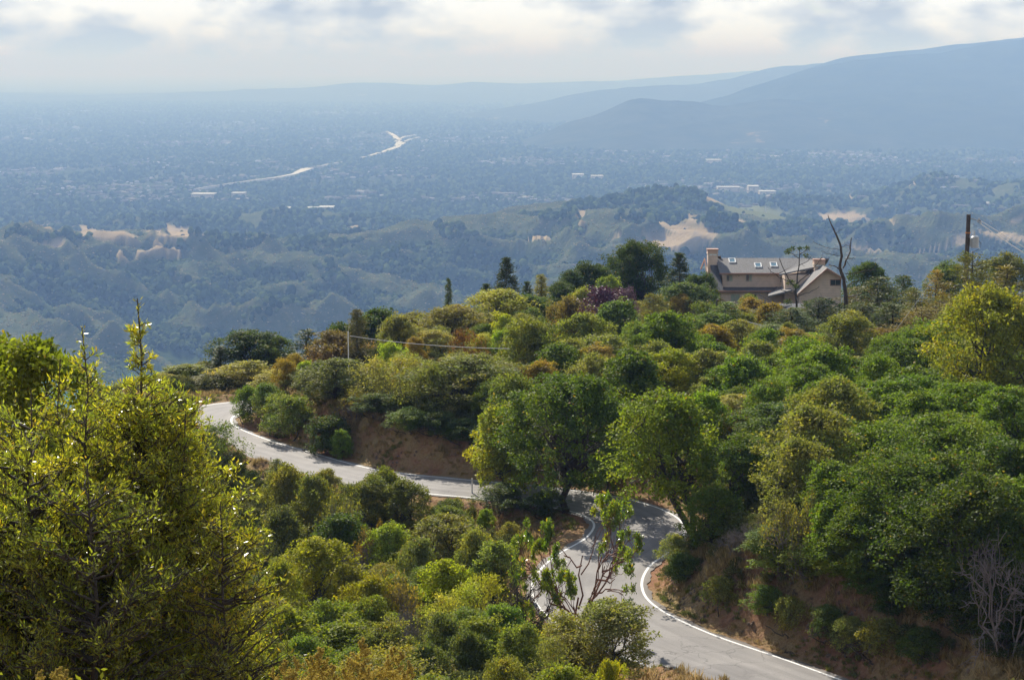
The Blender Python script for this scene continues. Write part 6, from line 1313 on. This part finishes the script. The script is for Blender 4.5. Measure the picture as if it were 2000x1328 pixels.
pink = (X > -11) & (X < .5) & (Y > 137) & (Y < 148); carz = (X > 23) & (X < 32) & (Y > 199) & (Y < 213)
k &= ~((X > 2) & (Y < 99) & (X < 20)) & ~pink & ~carz & ((rd > 8) | (rf_.rand(n) < 0.10) | ((rd > 6.3) & (rf_.rand(n) < 0.38) & ((X > 9) | (Y > 152)))) & ~((X > 9) & (X < 18) & (Y < 103) & (rd < 8)); X = X[k]; Y = Y[k]; rd = rd[k]
Z = ground_z(X, Y, rd); scatter('undergrowth', np.stack([X, Y, Z - .1], 1), rf_.uniform(.25, .95, len(X)) * np.where(rd < 8, .6, 1) * (1 + 1.2 * (np.abs(X) > .265 * Y + 2)), us, 31, 0.1)
def tuft(seed, n, h, spread, w):
    rs = np.random.RandomState(seed); a = rs.uniform(0, 6.28, n); P = np.stack([np.cos(a) * rs.rand(n) * spread, np.sin(a) * rs.rand(n) * spread, np.zeros(n)], 1); T = unit(rs.normal(size=(n, 3)) * .35 + [0, 0, 1]); Nn = unit(np.cross(T, rs.normal(size=(n, 3)))); L = h * rs.uniform(.5, 1.2, n)
    V, Fc = leaf_quads(P, Nn, T, L, np.full(n, w), 0.05); return np_mesh('grass_tuft', V, Fc)
mg = leafmat_fixed('dry_grass_blades', (0.52, 0.38, 0.18), (0.34, 0.26, 0.10), .35); mg2 = leafmat_fixed('green_grass_blades', (0.14, 0.18, 0.04), (0.26, 0.26, 0.07), .4)
gsrc = []
for s in range(4):
    me = tuft(600 + s, 46, .42, .30, .035); me.materials.append(mg); gsrc.append(src_obj('grass_source', me, OL))
n = 140000; X = rf_.uniform(-45, 50, n); Y = rf_.uniform(60, 235, n); rd = road_dist(X, Y); k = (rd > 4.15) & (np.abs(X) < 0.27 * Y + 2) & ((rd < 13) | (rf_.rand(n) < .25)) & ((X > 9) * (Y < 130) * .5 + fbm(X / 5, Y / 5, 3) + rf_.uniform(-.4, .4, n) > -.05); X = X[k]; Y = Y[k]; rd = rd[k]
scatter('dry_grass', np.stack([X, Y, ground_z(X, Y, rd) - .03], 1), rf_.uniform(.4, 1.2, len(X)) * (.55 + .8 * smooth(4.5, 7, rd)), gsrc, 37, 0.2)
gs2 = []
for s in range(2):
    me = tuft(620 + s, 40, .36, .28, .04); me.materials.append(mg2); gs2.append(src_obj('grass_source', me, OL))
n = 30000; X = rf_.uniform(-30, 30, n); Y = rf_.uniform(80, 200, n); rd = road_dist(X, Y); k = (rd > 4.1) & (rd < 5.8) & (fbm(X / 6 + 3, Y / 6, 3) > -.05); X = X[k]; Y = Y[k]; rd = rd[k]
scatter('verge_grass', np.stack([X, Y, ground_z(X, Y, rd) - .03], 1), rf_.uniform(.4, 1.0, len(X)), gs2, 41, 0.2)
# stones fallen from the cuts
rk = plain('cut_stone', (.17, .12, .09), .95, var=.5, scale=3, bump=.5); rs_ = []
for s in range(3):
    V, Fc = icos(1); V = V * (0.6 + .6 * np.random.RandomState(700 + s).rand(len(V)))[:, None] * [1, .8, .6]; me = np_mesh('stone', V, Fc); me.materials.append(rk); rs_.append(bpy.data.objects.new('stone_source', me))
n = 30000; X = rf_.uniform(-30, 30, n); Y = rf_.uniform(80, 190, n); rd = road_dist(X, Y); k = (rd > 4.4) & (rd < 8.0) & (fbm(X / 3 + 9, Y / 3, 3) > .12); X = X[k]; Y = Y[k]; rd = rd[k]
scatter('loose_stones', np.stack([X, Y, ground_z(X, Y, rd)], 1), rf_.uniform(.03, .16, len(X)), rs_, 43, 1.5)
